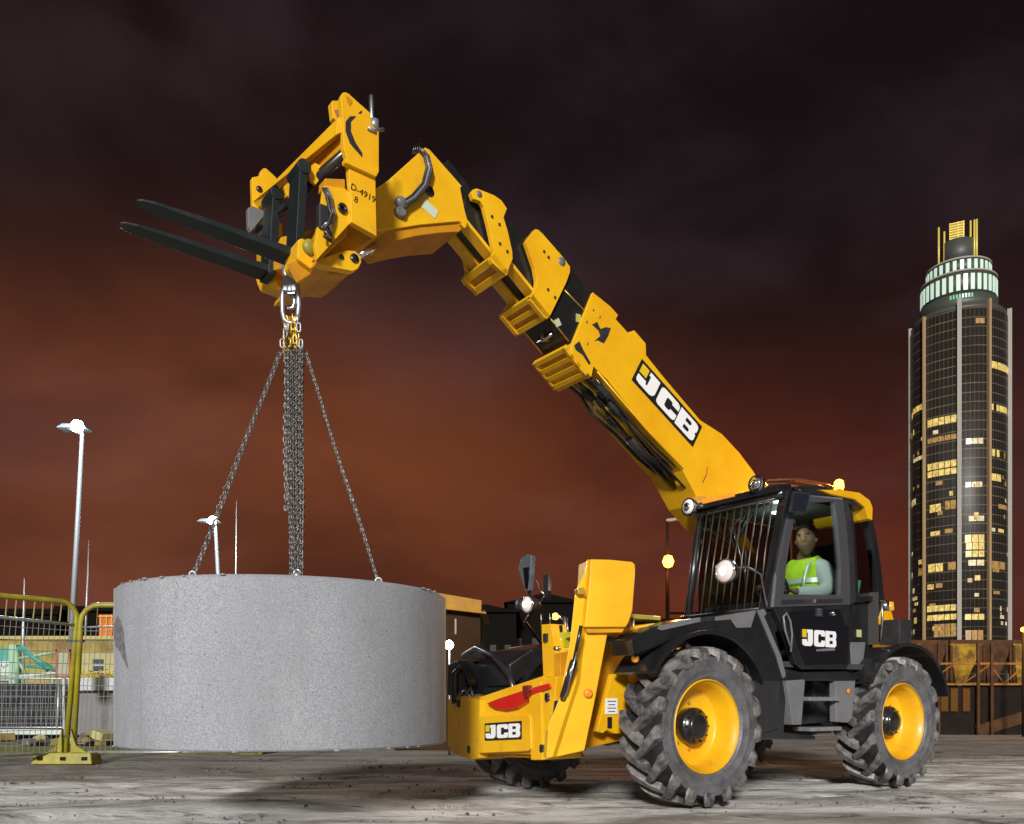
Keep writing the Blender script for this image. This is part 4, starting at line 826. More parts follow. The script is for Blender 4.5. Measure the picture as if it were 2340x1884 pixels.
MB().prism(PY([(1801, 1398), (1920, 1392), (1932, 1430), (1940, 1432), (1936, 1520), (1838, 1523), (1822, 1480)], CY+.019), 1, CY, CY+.019).obj('inner_panel', mat('gloss_panel', (.010, .010, .013), .12, 0, .8), DR, .006)
P0 = mY(1833, 1476, CY+.022); P1 = mY(1910, 1476, CY+.022); P2 = mY(1833, 1438, CY+.022)
logo(DR, P0, V(-1, 0, 0), Z_, abs(P1.x-P0.x), P2.z-P0.z, back=False)
MB().prism(PY([(1866, 1484), (1908, 1481), (1908, 1487), (1866, 1489)], CY+.022), 1, CY+.015, CY+.022).obj('sticker', M['grey'], DR)
c = mY(1905, 1402, CY+.03); MB().lathe([(0, .012), (.02, .012), (.024, 0), (.024, -.02)], 14, c, 'y').obj('handle', M['chrome'], DR)
MB().box(mY(1872, 1400, CY+.021), (.10, .006, .075)).obj('sticker', M['blkm'], DR)
for i in range(3): MB().box(mY(1872, 1393+6*i, CY+.026), (.06, .003, .008)).obj('marking', M['grey'], DR)
m = MB(); m.tube([mY(*p, CY+.035) for p in ((1806, 1480), (1794, 1440), (1790, 1410), (1797, 1402), (1806, 1420), (1810, 1450), (1807, 1490))], .010, 8); m.obj('grab_handle', M['grey'], DR)
MB().box(mY(1864, 1374, CY+.03), (.012, .02, .03)).obj('latch', M['chrome'], DR)
# pillars and rear quarter glass
PB = [(1926, 1142), (1938, 1142), (1950, 1220), (1954, 1310), (1956, 1376), (1943, 1382), (1942, 1310), (1936, 1220)]
MB().prism(PY(PB, CY+.012), 1, CY-.06, CY+.012).obj('cab_pillar', M['blkm'], T, .006)
rq_o = [(1938, 1140), (1965, 1143), (1990, 1165), (2004, 1230), (2014, 1300), (2022, 1372), (1956, 1376), (1954, 1310), (1948, 1220)]
rq_i = [(1946, 1150), (1962, 1152), (1980, 1172), (1993, 1235), (2002, 1300), (2007, 1362), (1962, 1364), (1960, 1308), (1955, 1220)]
ringframe(rq_o, rq_i, .98, 1.05, 'cab_frame', blk, T)
MB().prism(PY(rq_i, 1.02), 1, 1.01, 1.014).obj('side_glass', M['glassd'], T)
# A pillar
MB().prism(PY([(1752, 1392), (1770, 1300), (1790, 1180), (1802, 1118), (1818, 1118), (1812, 1135), (1796, 1215), (1780, 1300), (1770, 1392)], CY), 1, CY-.09, CY).obj('cab_pillar', blk, T, .012)
# windscreen plane (leans back), from near A pillar to far pillar
def wsp(u, t): # u across 0 near .. 1 far, t up 0..1
    return V(.50+(.325-.50)*t, 1.04+(.15-1.04)*u, 1.60+(2.60-1.60)*t)
MB().loft([wsp(0, 0), wsp(1, 0), wsp(1, 1), wsp(0, 1)], [p+V(-.008, 0, 0) for p in (wsp(0, 0), wsp(1, 0), wsp(1, 1), wsp(0, 1))]).obj('windscreen', M['glass'], T)
MB().tube([wsp(1.03, -.05), wsp(1.03, 1.03)], .035, 8).obj('cab_pillar', blk, T)
MB().tube([V(-1.05, .08, 1.5), V(-1.03, .08, 2.66)], .035, 8).obj('cab_pillar', blk, T)
MB().tube([wsp(-.05, 1.02), wsp(1.05, 1.02)], .045, 8).obj('header_rail', blk, T)
MB().loft([V(.62, 1.06, 1.42), V(.62, .06, 1.42), V(.53, .06, 1.63), V(.53, 1.06, 1.63)], [V(.40, 1.06, 1.42), V(.40, .06, 1.42), V(.40, .06, 1.63), V(.40, 1.06, 1.63)]).obj('scuttle', blk, T, .01)
gd = MB()
for i in range(11): u = .04+i*.092; gd.tube([wsp(u, .0)+V(.07, 0, 0), wsp(u, .5)+V(.075, 0, 0), wsp(u, .98)+V(.06, 0, 0)], .0065, 6)
for t in (.02, .97): gd.tube([wsp(0, t)+V(.07, 0, 0), wsp(1, t)+V(.07, 0, 0)], .012, 6)
gd.obj('screen_guard', mat('guard_bar', (.10, .085, .075), .3, .6), T)
gd = MB(); gd.tube([wsp(.62, 1)+V(.03, 0, 0), wsp(.30, .35)+V(.03, 0, 0)], .010, 6); gd.tube([wsp(.30, .35)+V(.025, 0, .2), wsp(.30, .35)+V(.025, .0, -.18)], .007, 6); gd.obj('wiper', M['blk'], T)
for k in range(4):
    a0 = wsp(.92-.13*k, .97)+V(-.03, 0, 0); m = MB(); m.tube([a0, a0+V(-.04, -.03, -.12-.02*k), wsp(.7-.07*k, .72-.05*(k % 3))+V(-.05, 0, 0), wsp(.5-.05*k, .93)+V(-.04, 0, 0)], .006, 6); m.obj('cable', (M['blkm'], M['blk'], mat('blue_cable', (.01, .04, .10), .4), M['blkm'])[k % 4], T)
# cab back, floor, lining
MB().box((-1.08, .60, 1.62), (.05, .96, .5)).obj('rear_wall', M['cab_in'], T)
MB().box((-.3, .60, 1.15), (1.5, .92, .05)).obj('cab_floor', M['cab_in'], T)
MB().box((-.3, .12, 1.38), (1.6, .03, .5)).obj('cab_side', M['cab_in'], T)
MB().box((-.36, .11, 2.12), (1.38, .012, .98)).obj('side_glass', M['dtint'], T)
MB().box((-1.07, .58, 2.24), (.012, .90, .74)).obj('rear_glass', M['dtint'], T)
MB().loft([V(-.98, 1.0, 2.62), V(.25, 1.02, 2.62), V(.25, .12, 2.62), V(-.98, .14, 2.62)], [V(-.98, 1.0, 2.66), V(.25, 1.02, 2.66), V(.25, .12, 2.66), V(-.98, .14, 2.66)]).obj('headliner', M['cab_in'], T)
# roof: black shell with gutter, yellow rear cap
rf = [(1802, 1122), (1830, 1110), (1880, 1110), (1930, 1126), (1970, 1140), (1990, 1160), (1990, 1172), (1930, 1146), (1816, 1134)]
MB().prism(PY(rf, CY), 1, .06, CY).obj('roof', blk, T, .02, 3)
MB().prism(PY([(1872, 1119), (1925, 1120), (1965, 1126), (1988, 1143), (1995, 1160), (1994, 1190), (1986, 1186), (1978, 1160), (1955, 1142), (1900, 1130)], CY+.03), 1, .55, CY+.03).obj('roof_cap', M['yel'], T, .015, 3)
MB().prism(PY([(1820, 1130), (1926, 1138), (1926, 1146), (1822, 1140)], CY+.015), 1, CY-.02, CY+.015).obj('gutter', M['galv'], T, .003)
m = MB()
for k, (dy, dz) in enumerate(((0, 0), (-.1, .015), (-.2, .0))): m.tube([mY(1776, 1097, 1.0)+V(0, dy, dz), mY(1830, 1096, .9)+V(0, dy, dz), mY(1885, 1106, .85)+V(0, dy, dz), mY(1905, 1114, .85)+V(0, dy, dz)], .010, 6)
m.obj('roof_rail', mat('rail_copper', (.35, .15, .07), .3, .6), T)
# work lamps on the roof front, header vents
MB().loft([wsp(-.04, 1.06)+V(.10, 0, -.03), wsp(1.12, 1.06)+V(.10, 0, -.03), wsp(1.12, 1.06)+V(.10, 0, .03), wsp(-.04, 1.06)+V(.10, 0, .03)], [wsp(-.04, 1.06)+V(-.1, 0, -.03), wsp(1.12, 1.06)+V(-.1, 0, -.03), wsp(1.12, 1.06)+V(-.1, 0, .06), wsp(-.04, 1.06)+V(-.1, 0, .06)]).obj('roof_visor', blk, T, .01)
for k in range(5): MB().box(wsp(.52+k*.085, 1.09)+V(.11, 0, .0), (.02, .065, .045)).obj('visor_lamp', M['amberlens'], T, .004)
def worklamp(c, r, nm, mt):
    o = MB().lathe([(0, -.10), (r*.7, -.09), (r, -.01), (r, .02)], 24, (0, 0, 0), 'x').obj('work_lamp', M['chrome'], T, label=nm); o.location = c
    MB().lathe([(r*.95, .015), (r*.6, .03), (0, .036)], 24, (0, 0, 0), 'x').obj('lens', mt, o)
    MB().lathe([(r*.45, .034), (r*.45, .042), (0, .044)], 16, (0, 0, 0), 'x').obj('emblem', M['chrome'], o)
worklamp(wsp(1.05, 1.06)+V(.14, .0, .0), .085, 'round work lamp at the far roof corner', M['white'])
worklamp(wsp(.20, 1.11)+V(.12, 0, .02), .075, 'chrome work lamp at the near roof corner', M['chrome'])
# beacon on the roof
c = mY(1917, 1119, .55); MB().tube([c+V(0, 0, -.03), c], .03, 12).obj('beacon_base', blk, T)
BO = MB().lathe([(.045, 0), (.05, .02), (.045, .08), (.02, .10), (0, .10)], 20, c).obj('beacon', M['amber'], T, label='lit orange beacon on the cab roof')
ld = bpy.data.lights.new('lamp_light', 'POINT'); ld.energy = 18; ld.color = (1, .4, .05); ld.shadow_soft_size = .05; lo = bpy.data.objects.new('lamp_light', ld); COL.objects.link(lo); lo.parent = BO; lo.location = c+V(0, .12, .16)
# near mirror hanging at the top of the A pillar
mo = MB().loft(PY([(1812, 1122), (1853, 1126), (1842, 1174), (1806, 1170)], 1.20), [p+V(-.03, -.05, 0) for p in PY([(1812, 1122), (1853, 1126), (1842, 1174), (1806, 1170)], 1.20)]).obj('mirror', M['blkm'], T, .008)
MB().loft(PY([(1816, 1128), (1848, 1131), (1839, 1169), (1810, 1166)], 1.203), [p+V(0, .003, 0) for p in PY([(1816, 1128), (1848, 1131), (1839, 1169), (1810, 1166)], 1.203)]).obj('mirror_glass', mat('dark_mirror', (.04, .045, .07), .12, .6), mo)
MB().tube([mY(1812, 1116, 1.1), mY(1830, 1122, 1.19)], .012, 6).obj('mirror_arm', blk, T)
# pinkish headlamp mounted in front of the screen
headlamp(mY(1661, 1306, 1.05), .10, 'glowing headlamp in front of the windscreen', e=3)
MB().tube([mY(1672, 1302, 1.02), mY(1705, 1295, 1.05), mY(1738, 1312, 1.07), mY(1752, 1390, 1.09)], .010, 6).obj('lamp_arm', M['steel'], T)
# rear lamp cluster
c = mY(2022, 1385, 1.0); m = MB(); m.tube([c+V(.08, 0, -.35), c+V(.04, 0, -.1), c+V(.06, 0, .04), c+V(-.1, 0, .05)], .012, 8); m.obj('lamp_bracket', M['steel'], T)
for dx, mt in ((0, M['steel']), (-.08, M['amberlens'])): MB().lathe([(0, .05), (.04, .04), (.045, -.04), (0, -.05)], 16, c+V(dx, 0, 0)).obj('rear_lamp', mt, T)
# seat, wheel, levers
s = MB(); s.box((-.66, .60, 1.56), (.5, .5, .12)); s.box((-.92, .60, 1.88), (.12, .52, .66), Matrix.Rotation(-.12, 3, 'Y')); s.box((-.95, .60, 2.24), (.10, .30, .26)); s.box((-.66, .6, 1.34), (.34, .34, .34)); s.obj('seat', M['seat'], T, .03, 3)
sw = MB(); c = V(-.08, .62, 1.90); Xs, Ys = V(.45, 0, -.89).normalized(), V(0, 1, 0); Xs = V(.5, 0, .86).normalized(); sw.torus(c, Xs, Ys, .18, .18, .014, 28, 8)
sw.tube([c, V(.22, .62, 1.25)], .03, 8); sw.tube([c-Xs*.17, c+Xs*.17], .012, 6); sw.tube([c-Ys*.17, c+Ys*.17], .012, 6); sw.obj('steering_wheel', M['blkm'], T)
for y, x in ((.95, -.30), (.25, -.35)): MB().tube([V(x, y, 1.2), V(x+.03, y, 1.62), V(x+.04, y, 1.72)], [.012, .012, .028], 8).obj('lever', M['blkm'], T)
MB().box((.30, .6, 1.62), (.22, .7, .16)).obj('dashboard', M['blkm'], T, .03)
MB().tube([V(-.98, .95, 1.98), V(-.90, .96, 1.80), V(-1.02, .96, 1.76)], .025, 8).obj('armrest', mat('green_strap', (.05, .28, .16), .5), T)
il = bpy.data.lights.new('lamp_light', 'POINT'); il.energy = 7; il.color = (.9, 1, .85); il.shadow_soft_size = .12
cab_fill = MB().box((-.25, .6, 2.605), (.16, .08, .02)).obj('cab_fill_panel', mat('cab_fill_lens', (.5, .5, .5), .3, 0, 0, None, None, ((.9, 1, .85), 3)), T)  # glowing panel added to brighten the cab interior and the driver
lo = bpy.data.objects.new('lamp_light', il); COL.objects.link(lo); lo.parent = cab_fill; lo.location = (-.18, .7, 2.5)

# -------------------------------------------------- boom
B0, B1 = -.42, 0.0
OUT = [(1355, 668), (1395, 700), (1413, 720), (1408, 730), (1435, 760), (1450, 755), (1476, 785), (1477, 812), (1515, 860), (1600, 960), (1650, 992), (1690, 1035), (1720, 1075), (1738, 1104), (1700, 1180), (1650, 1210), (1600, 1150), (1560, 1075), (1520, 1030), (1480, 985), (1390, 870), (1357, 838), (1352, 862), (1330, 838), (1306, 808), (1305, 792)]
OB = MB().prism(PY(OUT, B1), 1, B0, B1).obj('outer_boom', M['yel'], T, .010, 3)
th = radians(36.); e1 = V(cos(th), 0, sin(th)); e2 = V(-sin(th), 0, cos(th))
# pale longitudinal weld fold along the lower edge
MB().tube([mY(1365, 850, .0), mY(1480, 985, .0), mY(1560, 1072, .0)], .008, 6).obj('weld_bead', M['yel'], OB)
# logo along the boom
a = mY(1443, 868, .003); bq = mY(1583, 1022, .003); c2 = mY(1462, 815, .003)
ex = (bq-a); w_ = ex.length; ex.normalize(); ey = (c2-a); ey = (ey-ex*ey.dot(ex)); h_ = ey.length; ey.normalize()
logo(OB, a, ex, ey, w_, h_)
# black marks near the boom mouth
for g in ([(1353, 742), (1365, 736), (1372, 752), (1385, 748), (1396, 750), (1390, 768), (1380, 785), (1366, 778), (1358, 780), (1372, 768), (1368, 756)], [(1312, 790), (1324, 780), (1334, 802), (1350, 830), (1346, 834), (1332, 812), (1316, 800)]):
    MB().prism(PY(g, .003), 1, -.01, .003).obj('marking', M['blkm'], OB)
for u, v in ((1355, 708), (1370, 724), (1340, 735), (1342, 785)): c = mY(u, v, .002); MB().lathe([(0, .006), (.012, .005), (.014, 0)], 10, c, 'y').obj('bolt', M['gold'], OB)
MB().tube([mY(1616, 1068, .008), mY(1614, 1085, .012), mY(1606, 1102, .008)], .004, 5).obj('cable', mat('rust_red', (.3, .05, .02), .5), OB)
# mouth collar below (slotted bottom plate)
def collar_bottom(parent, s0, s1, y0, y1, h0, slots, name='collar_plate'):
    """slotted plate under a boom section: boom coordinates s along, h across, from datum (0,3.3)"""
    bp = lambda s, y, h: V(0, y, 3.3)+e1*s+e2*h
    m = MB(); q = lambda s, h: [bp(s, y0, h), bp(s, y1, h)]
    def bar(sa, sb, ha, hb, ya=y0, yb=y1): 
        m.loft([bp(sa, ya, ha), bp(sb, ya, ha), bp(sb, ya, hb), bp(sa, ya, hb)], [bp(sa, yb, ha), bp(sb, yb, ha), bp(sb, yb, hb), bp(sa, yb, hb)])
    n = slots; st = (s1-s0)/(2*n+1)
    for i in range(n+1): bar(s0+2*i*st, s0+(2*i+1)*st, h0, h0+.05)
    bar(s0, s1, h0, h0+.05, y0, y0+.03); bar(s0, s1, h0, h0+.05, y1-.03, y1)
    o = m.obj(name, M['yel'], parent, .004)
    m = MB(); m.loft([bp(s0+st, y0+.03, h0+.006), bp(s1-st, y0+.03, h0+.006), bp(s1-st, y0+.03, h0+.012), bp(s0+st, y0+.03, h0+.012)], [bp(s0+st, y1-.03, h0+.006), bp(s1-st, y1-.03, h0+.006), bp(s1-st, y1-.03, h0+.012), bp(s0+st, y1-.03, h0+.012)]); bmesh.ops.translate(m.b, verts=m.b.verts, vec=e2*.03)
    m.obj('slot_backing', M['yel_shaded'], o)  # darker yellow imitates the shade inside the slots
    return o
bp = lambda s, y, h: V(0, y, 3.3)+e1*s+e2*h
collar_bottom(OB, 1.55, 1.86, B0-.03, B1-.002, -.662, 3)
# far cheek of the mouth
MB().prism(PY([(1305, 792), (1300, 800), (1306, 808), (1352, 862), (1357, 838)], B1), 1, B0-.05, B0+.002).obj('collar_cheek', M['yel'], OB, .004)
def section(s0, s1, hb, ht, ins, name, lb):
    m = MB(); A = [bp(s0, B1-ins, hb), bp(s1, B1-ins, hb), bp(s1, B1-ins, ht), bp(s0, B1-ins, ht)]; m.prism(A, 1, B0+ins, B1-ins)
    return m.obj(name, M['blks'], T, .012, 2, label=lb)
S2 = section(1.5, 2.33, -.545, -.01, .025, 'boom_section', 'lower black boom section')
S3 = section(2.2, 2.83, -.475, -.20, .05, 'boom_section', 'middle black boom section')
S4 = section(2.75, 3.5, -.56, -.31, .06, 'boom_section', 'upper black boom section')
MB().tube([bp(1.85, B1-.022, -.19), bp(2.14, B1-.022, -.23)], .005, 5).obj('edge_line', M['gold'], S2)
MB().tube([bp(1.85, B1-.03, -.545), bp(2.14, B1-.03, -.545)], .006, 5).obj('edge_line', M['gold'], S2)
MB().tube([bp(1.85, B0+.03, -.545), bp(2.14, B0+.03, -.545)], .008, 5).obj('edge_line', M['yel'], S2)
MB().box(mY(1322, 728, B1-.02), (.05, .01, .07)).obj('sticker', mat('lime_sticker', (.45, .42, .10), .5), S2); MB().box(mY(1274, 738, B1-.02), (.06, .01, .06), Matrix.Rotation(.6, 3, 'Y')).obj('sticker', mat('pale_sticker', (.45, .50, .36), .5), S2)
m = MB(); c = bp(1.98, -.21, -.56); m.tube([c+V(0, -.1, 0), c+V(.02, .0, -.03), c+V(0, .1, 0)], .014, 6); m.box(c, (.07, .04, .05)); m.obj('cable_clamp', M['steel'], S2)
# yellow wear strips under the upper sections
for o, s0, s1, h, Ws in ((S3, 2.3, 2.72, -.475, .05), (S4, 2.72, 3.2, -.555, .06)):
    for y0, y1 in ((B1-Ws-.10, B1-Ws+.01), (B0+Ws-.01, B0+Ws+.10)):
        MB().loft([bp(s0, y0, h), bp(s1, y0, h), bp(s1, y0, h-.028), bp(s0, y0, h-.028)], [bp(s0, y1, h), bp(s1, y1, h), bp(s1, y1, h-.028), bp(s0, y1, h-.028)]).obj('wear_strip', M['yel'], o, .004)
# collar 2 and collar 3: near and far cheeks joined underneath
C2 = [(1202, 553), (1206, 546), (1223, 524), (1230, 525), (1240, 534), (1288, 589), (1303, 610), (1303, 622), (1294, 647), (1258, 721), (1246, 728), (1211, 685), (1226, 654), (1227, 640), (1222, 612)]
C3 = [(1077, 441), (1082, 433), (1090, 431), (1121, 443), (1130, 447), (1146, 458), (1159, 477), (1151, 497), (1161, 530), (1171, 575), (1172, 592), (1157, 629), (1126, 602), (1121, 592), (1130, 575), (1117, 515), (1106, 472), (1098, 460), (1082, 455)]
for k, (C_, s0, s1, hb, ns) in enumerate(((C2, 2.13, 2.36, -.615, 2), (C3, 2.62, 2.80, -.665, 1))):
    co = MB().prism(PY(C_, .012), 1, -.035, .012).obj('boom_collar', M['yel'], T, .006, 2, label=('lower' if k == 0 else 'upper')+' yellow boom collar')
    MB().prism(PY(C_, .012), 1, B0-.012, B0+.035).obj('collar_cheek', M['yel'], co, .006)
    collar_bottom(co, s0, s1, B0-.012, .012, hb, ns)
    bar = [C_[1], C_[2], C_[3], C_[4]] if k == 0 else [C_[2], C_[3], C_[4], C_[5]]
    hts = ((1243, 575), (1253, 588), (1252, 662), (1268, 680)) if k == 0 else ((1124, 495), (1141, 513), (1142, 557), (1159, 575))
    for u, v in hts: c = mY(u, v, .016); MB().lathe([(0, .008), (.011, .007), (.012, 0)], 8, c, 'y').obj('bolt', M['blkm'], co)
    c = mY(1284, 598, .014) if k == 0 else mY(1095, 444, .014); MB().lathe([(0, .004), (.036 if k == 0 else .025, .004), (.04 if k == 0 else .028, -.01)], 20, c, 'y').obj('pin', M['grey'], co)
    # upper bridge between the cheeks
    MB().prism(PY([(1225, 527), (1235, 532), (1290, 596), (1280, 602)] if k == 0 else [(1122, 446), (1132, 450), (1156, 478), (1148, 486)], 0), 1, B0, 0).obj('bridge_plate', M['yel'], co, .005)
# -------------------------------------------------- boom head (knuckle)
HEAD = [(860, 430), (888, 412), (968, 340), (972, 337), (982, 342), (1056, 426), (1052, 430), (1062, 480), (1070, 508), (1066, 514), (1050, 506), (960, 514), (878, 527), (862, 525)]
HB = MB().prism(PY(HEAD, .02), 1, B0-.02, .02).obj('boom_head', M['yel'], T, .008, 3)
MB().prism(PY([(878, 527), (960, 515), (1050, 506), (1062, 513), (1050, 530), (1000, 533), (950, 540), (900, 552)], .0), 1, B0-.01, .0).obj('head_underside', M['yel_shaded'], HB, .01)
for y0, y1 in ((.018, .035),):
    MB().prism(PY([(1058, 508), (1068, 515), (1062, 522), (1052, 512)], .03), 1, 0, .03).obj('gusset', M['yel'], HB, .003)
c = mY(982, 438, .022); MB().lathe([(0, .004), (.038, .004), (.042, -.01)], 24, c, 'y').obj('pin', blk, HB)
MB().prism(PY([(972, 454), (1002, 483), (994, 500), (963, 473)], .024), 1, .01, .024).obj('sticker', mat('pale_sticker2', (.55, .62, .45), .5), HB)
for k, r in enumerate((.012, .012, .010)):
    d = k*7; MB().tube([mY(p[0]+d*.8, p[1]+d*.5, .045+.01*k) for p in ((957, 338), (968, 350), (976, 382), (966, 420), (942, 448), (920, 462), (914, 470))], r, 8).obj('hose', M['blkm'] if k != 1 else M['grey'], HB)
c = mY(916, 463, .04); m = MB(); m.lathe([(0, .03), (.03, .03), (.045, .01), (.045, -.02)], 16, c, 'y'); m.lathe([(.05, -.02), (.035, .02)], 16, c+V(0, 0, -.07), 'y'); m.obj('swivel_joint', M['grey'], HB)
for k in range(4): MB().tube([mY(943+k*5, 352, -.05*k), mY(946+k*4, 336-k*2, -.05*k), mY(956+k*3, 332, -.05*k)], .008, 6).obj('hose', M['blk'], HB)
for u, v in ((875, 458), (869, 470), (882, 447), (864, 478)): MB().lathe([(0, .02), (.022, .015), (.022, -.02)], 10, mY(u, v, .0), 'y').obj('coupling', mat('dark_red2', (.20, .03, .02), .4), HB)
# tilt ram under the head
RM = MB().tube([mY(958, 528, -.2), mY(880, 552, -.2)], .048, 14).obj('tilt_ram', blk, T); MB().tube([mY(880, 552, -.2), mY(812, 592, -.2)], .028, 12).obj('piston_rod', M['chrome'], RM)
for u, v in ((905, 540), (925, 534)): MB().tube([mY(u, v, -.12), mY(u+16, v-8, -.1)], .012, 6).obj('hose', M['steel'], RM)
# boom underside hoses
for k in range(5):
    y = -.08-.06*k; m = MB(); m.tube([mY(1362+3*k, 868, y), mY(1398, 905+5*k, y-.01), mY(1440, 975-3*k, y), mY(1500, 1045, y), mY(1560, 1110+k*3, y), mY(1610, 1148, y)], .012+.003*(k % 2), 7); m.obj('hose', (M['blk'], M['blkm'], M['gold'])[k % 3] if k != 2 else M['blk'], OB)
for u, v, y in ((1395, 915, -.12), (1410, 930, -.2), (1425, 945, -.15), (1400, 950, -.3)): m = MB(); m.box(mY(u, v, y), (.10, .06, .06), Matrix.Rotation(-.6, 3, 'Y')); m.tube([mY(u-12, v-14, y), mY(u+14, v+14, y)], .022, 8); m.obj('valve_block', M['blkm'], OB, .006)
for k in range(6):
    y = -.05-.055*k; m = MB(); m.tube([bp(1.50, y, -.60), bp(1.35, y-.01, -.56), bp(1.15, y+.02*sin(k), -.55-.02*(k % 3)), bp(.85, y, -.545), bp(.5, y+.015*cos(k), -.52), bp(.15, y, -.44), bp(-.05, y, -.36)], .012+.003*(k % 2), 7); m.obj('hose', (M['blk'], M['blkm'], M['gold'], M['blk'], M['grey'], M['blkm'])[k], OB)
for s_, y in ((1.30, -.07), (1.22, -.16), (1.10, -.09), (1.34, -.24), (1.02, -.2)):
    m = MB(); m.box(bp(s_, y, -.57), (.09, .06, .07), Matrix.Rotation(-.6, 3, 'Y')); m.tube([bp(s_-.08, y, -.57), bp(s_+.08, y, -.57)], .022, 8); m.obj('valve_block', M['blkm'], OB, .006)
LR = MB().tube([mY(1440, 1000, -.21), mY(1545, 1110, -.21)], .055, 14).obj('lift_ram', M['blk'], T); MB().tube([mY(1545, 1110, -.21), mY(1640, 1180, -.21)], .035, 12).obj('piston_rod', M['chrome'], LR)
MB().tube([mY(1600, 1160, .02), mY(1600, 1160, -.44)], .11, 20).obj('pivot_boss', M['yel_shaded'], OB)
MB().prism([V(-1.3, 0, 1.1), V(-.4, 0, 1.1), V(-.45, 0, 2.4), V(-.5, 0, 2.9), V(-.8, 0, 2.9), V(-1.25, 0, 2.4)], 1, -.50, -.44).obj('boom_tower', M['yel_shaded'], T, .01)
# -------------------------------------------------- fork carriage
YN, YF = .40, -.80
CA = thing('fork_carriage', '', '', (0, 0, 0)); del CA['label']; del CA['category']; CA.parent = T
near = [(779, 222), (783, 212), (790, 211), (797, 214), (812, 228), (846, 258), (849, 285), (866, 302), (866, 380), (858, 402), (861, 540), (803, 508), (802, 448), (796, 370), (786, 340), (784, 280)]
MB().prism(PY(near, YN), 1, YN-.05, YN).obj('side_plate', M['yel'], CA, .006, 3)
MB().prism(PY([(788, 362), (858, 388), (866, 380), (866, 392), (860, 404), (790, 372)], YN+.03), 1, YN-.02, YN+.03).obj('edge_flange', M['yel'], CA, .004)
# triangular ear openings and dark slot marks
for g, mt in (([(790, 220), (799, 222), (806, 232), (800, 243), (794, 234)], M['yel_shaded']), ([(790, 278), (800, 266), (814, 266), (802, 278), (802, 300), (812, 325), (828, 350), (828, 360), (810, 340), (800, 328), (790, 300)], M['blkm']), ([(819, 259), (826, 252), (828, 256), (824, 260)], M['blkm'])):
    MB().prism(PY(g, YN+.003), 1, YN-.01, YN+.003).obj('marking', mt, CA)
textmesh('D-4919', .062, mY(800, 431, YN+.002), V(-cos(.2), 0, -sin(.2)), V(-sin(.2), 0, cos(.2)).normalized(), M['logob'], CA)
textmesh('8', .06, mY(808, 460, YN+.002), V(-cos(.2), 0, -sin(.2)), V(-sin(.2), 0, cos(.2)).normalized(), M['logob'], CA)
# web plate behind the near fork
MB().prism(PY([(741, 424), (788, 430), (803, 448), (803, 507), (726, 592), (720, 560), (735, 470)], YN-.03), 1, YN-.07, YN-.03).obj('web_plate', M['yel'], CA, .004)
c = mY(782, 477, YN-.026); m = MB(); m.lathe([(.034, .0), (.034, .012), (.018, .014), (.018, 0)], 20, c, 'y'); m.obj('pin', blk, CA)
MB().prism(PY([(743, 408), (788, 410), (789, 430), (741, 428)], YN-.06), 1, YN-.16, YN-.06).obj('rib', M['yel_shaded'], CA, .004)
# loop of hoses in the carriage
for k in range(3): MB().tube([mY(p[0]+k*4, p[1], .425-.02*k) for p in ((738, 430), (748, 450), (752, 475), (758, 490), (752, 510), (740, 525))], .012, 7).obj('hose', (M['blkm'], M['steel'], M['grey'])[k], CA)
MB().box(mY(737, 500, .36), (.07, .06, .16)).obj('valve_block', M['blkm'], CA, .01)
for k in range(4): MB().tube([mY(735+k*3, 520+k*4, .40), mY(752-k*4, 505+k*12, .42), mY(758, 535+k*6, .40)], .009, 6).obj('hose', (M['steel'], M['blkm'])[k % 2], CA)
# far side plate
far = [(571, 413), (590, 409), (591, 398), (597, 392), (603, 392), (625, 412), (634, 430), (612, 478), (602, 484), (640, 520), (640, 552), (586, 536), (572, 505), (573, 480)]
MB().prism(PY(far, YF), 1, YF, YF+.05).obj('side_plate', M['yel'], CA, .006, 3)
MB().lathe([(0, .012), (.022, .01), (.024, 0)], 16, mY(592, 433, YF+.05), 'y').obj('pin', blk, CA)
MB().prism(PY([(565, 478), (575, 474), (600, 484), (603, 494), (590, 510), (572, 532), (566, 520)], YF+.06), 1, YF+.03, YF+.08).obj('wear_pad', M['grey'], CA, .004)
# top beam (L section) far to near
def lofted(A, YA, B, YB, name, m, bev=.006, parent=CA): return MB().loft(PY(A, YA), PY(B, YB)).obj(name, m, parent, bev)
lofted([(588, 478), (606, 470), (590, 452), (576, 462)], YF+.04, [(790, 300), (788, 262), (772, 270), (768, 308)], YN-.03, 'top_beam', M['yel'])
lofted([(588, 480), (620, 455), (622, 478), (605, 492)], YF+.04, [(790, 302), (786, 300), (778, 342), (786, 345)], YN-.05, 'beam_web', M['yel_shaded'])
# middle hanger lugs
for (u, v), y in (((716, 388), .05), ((664, 425), -.3)):
    MB().prism(PY([(u-14, v), (u+4, v-16), (u+26, v-4), (u+34, v+12), (u+18, v+18), (u+6, v+34), (u-8, v+22)], y), 1, y-.03, y).obj('hanger_lug', M['yel'], CA, .006)
ear = MB().prism(PY([(752, 240), (756, 237), (764, 238), (776, 232), (782, 226), (784, 268), (762, 282), (756, 276)], YN-.28), 1, YN-.30, YN-.24).obj('top_ear', M['yel'], CA, .006)
MB().box(mY(775, 262, YN-.236), (.05, .01, .06), Matrix.Rotation(.5, 3, 'Y')).obj('marking', mat('pinkish', (.4, .16, .08), .5), ear)
# fork shaft rod
MB().tube([mY(790, 352, YN-.06), mY(592, 530, YF+.04)], .035, 16).obj('fork_shaft', M['blk'], CA)
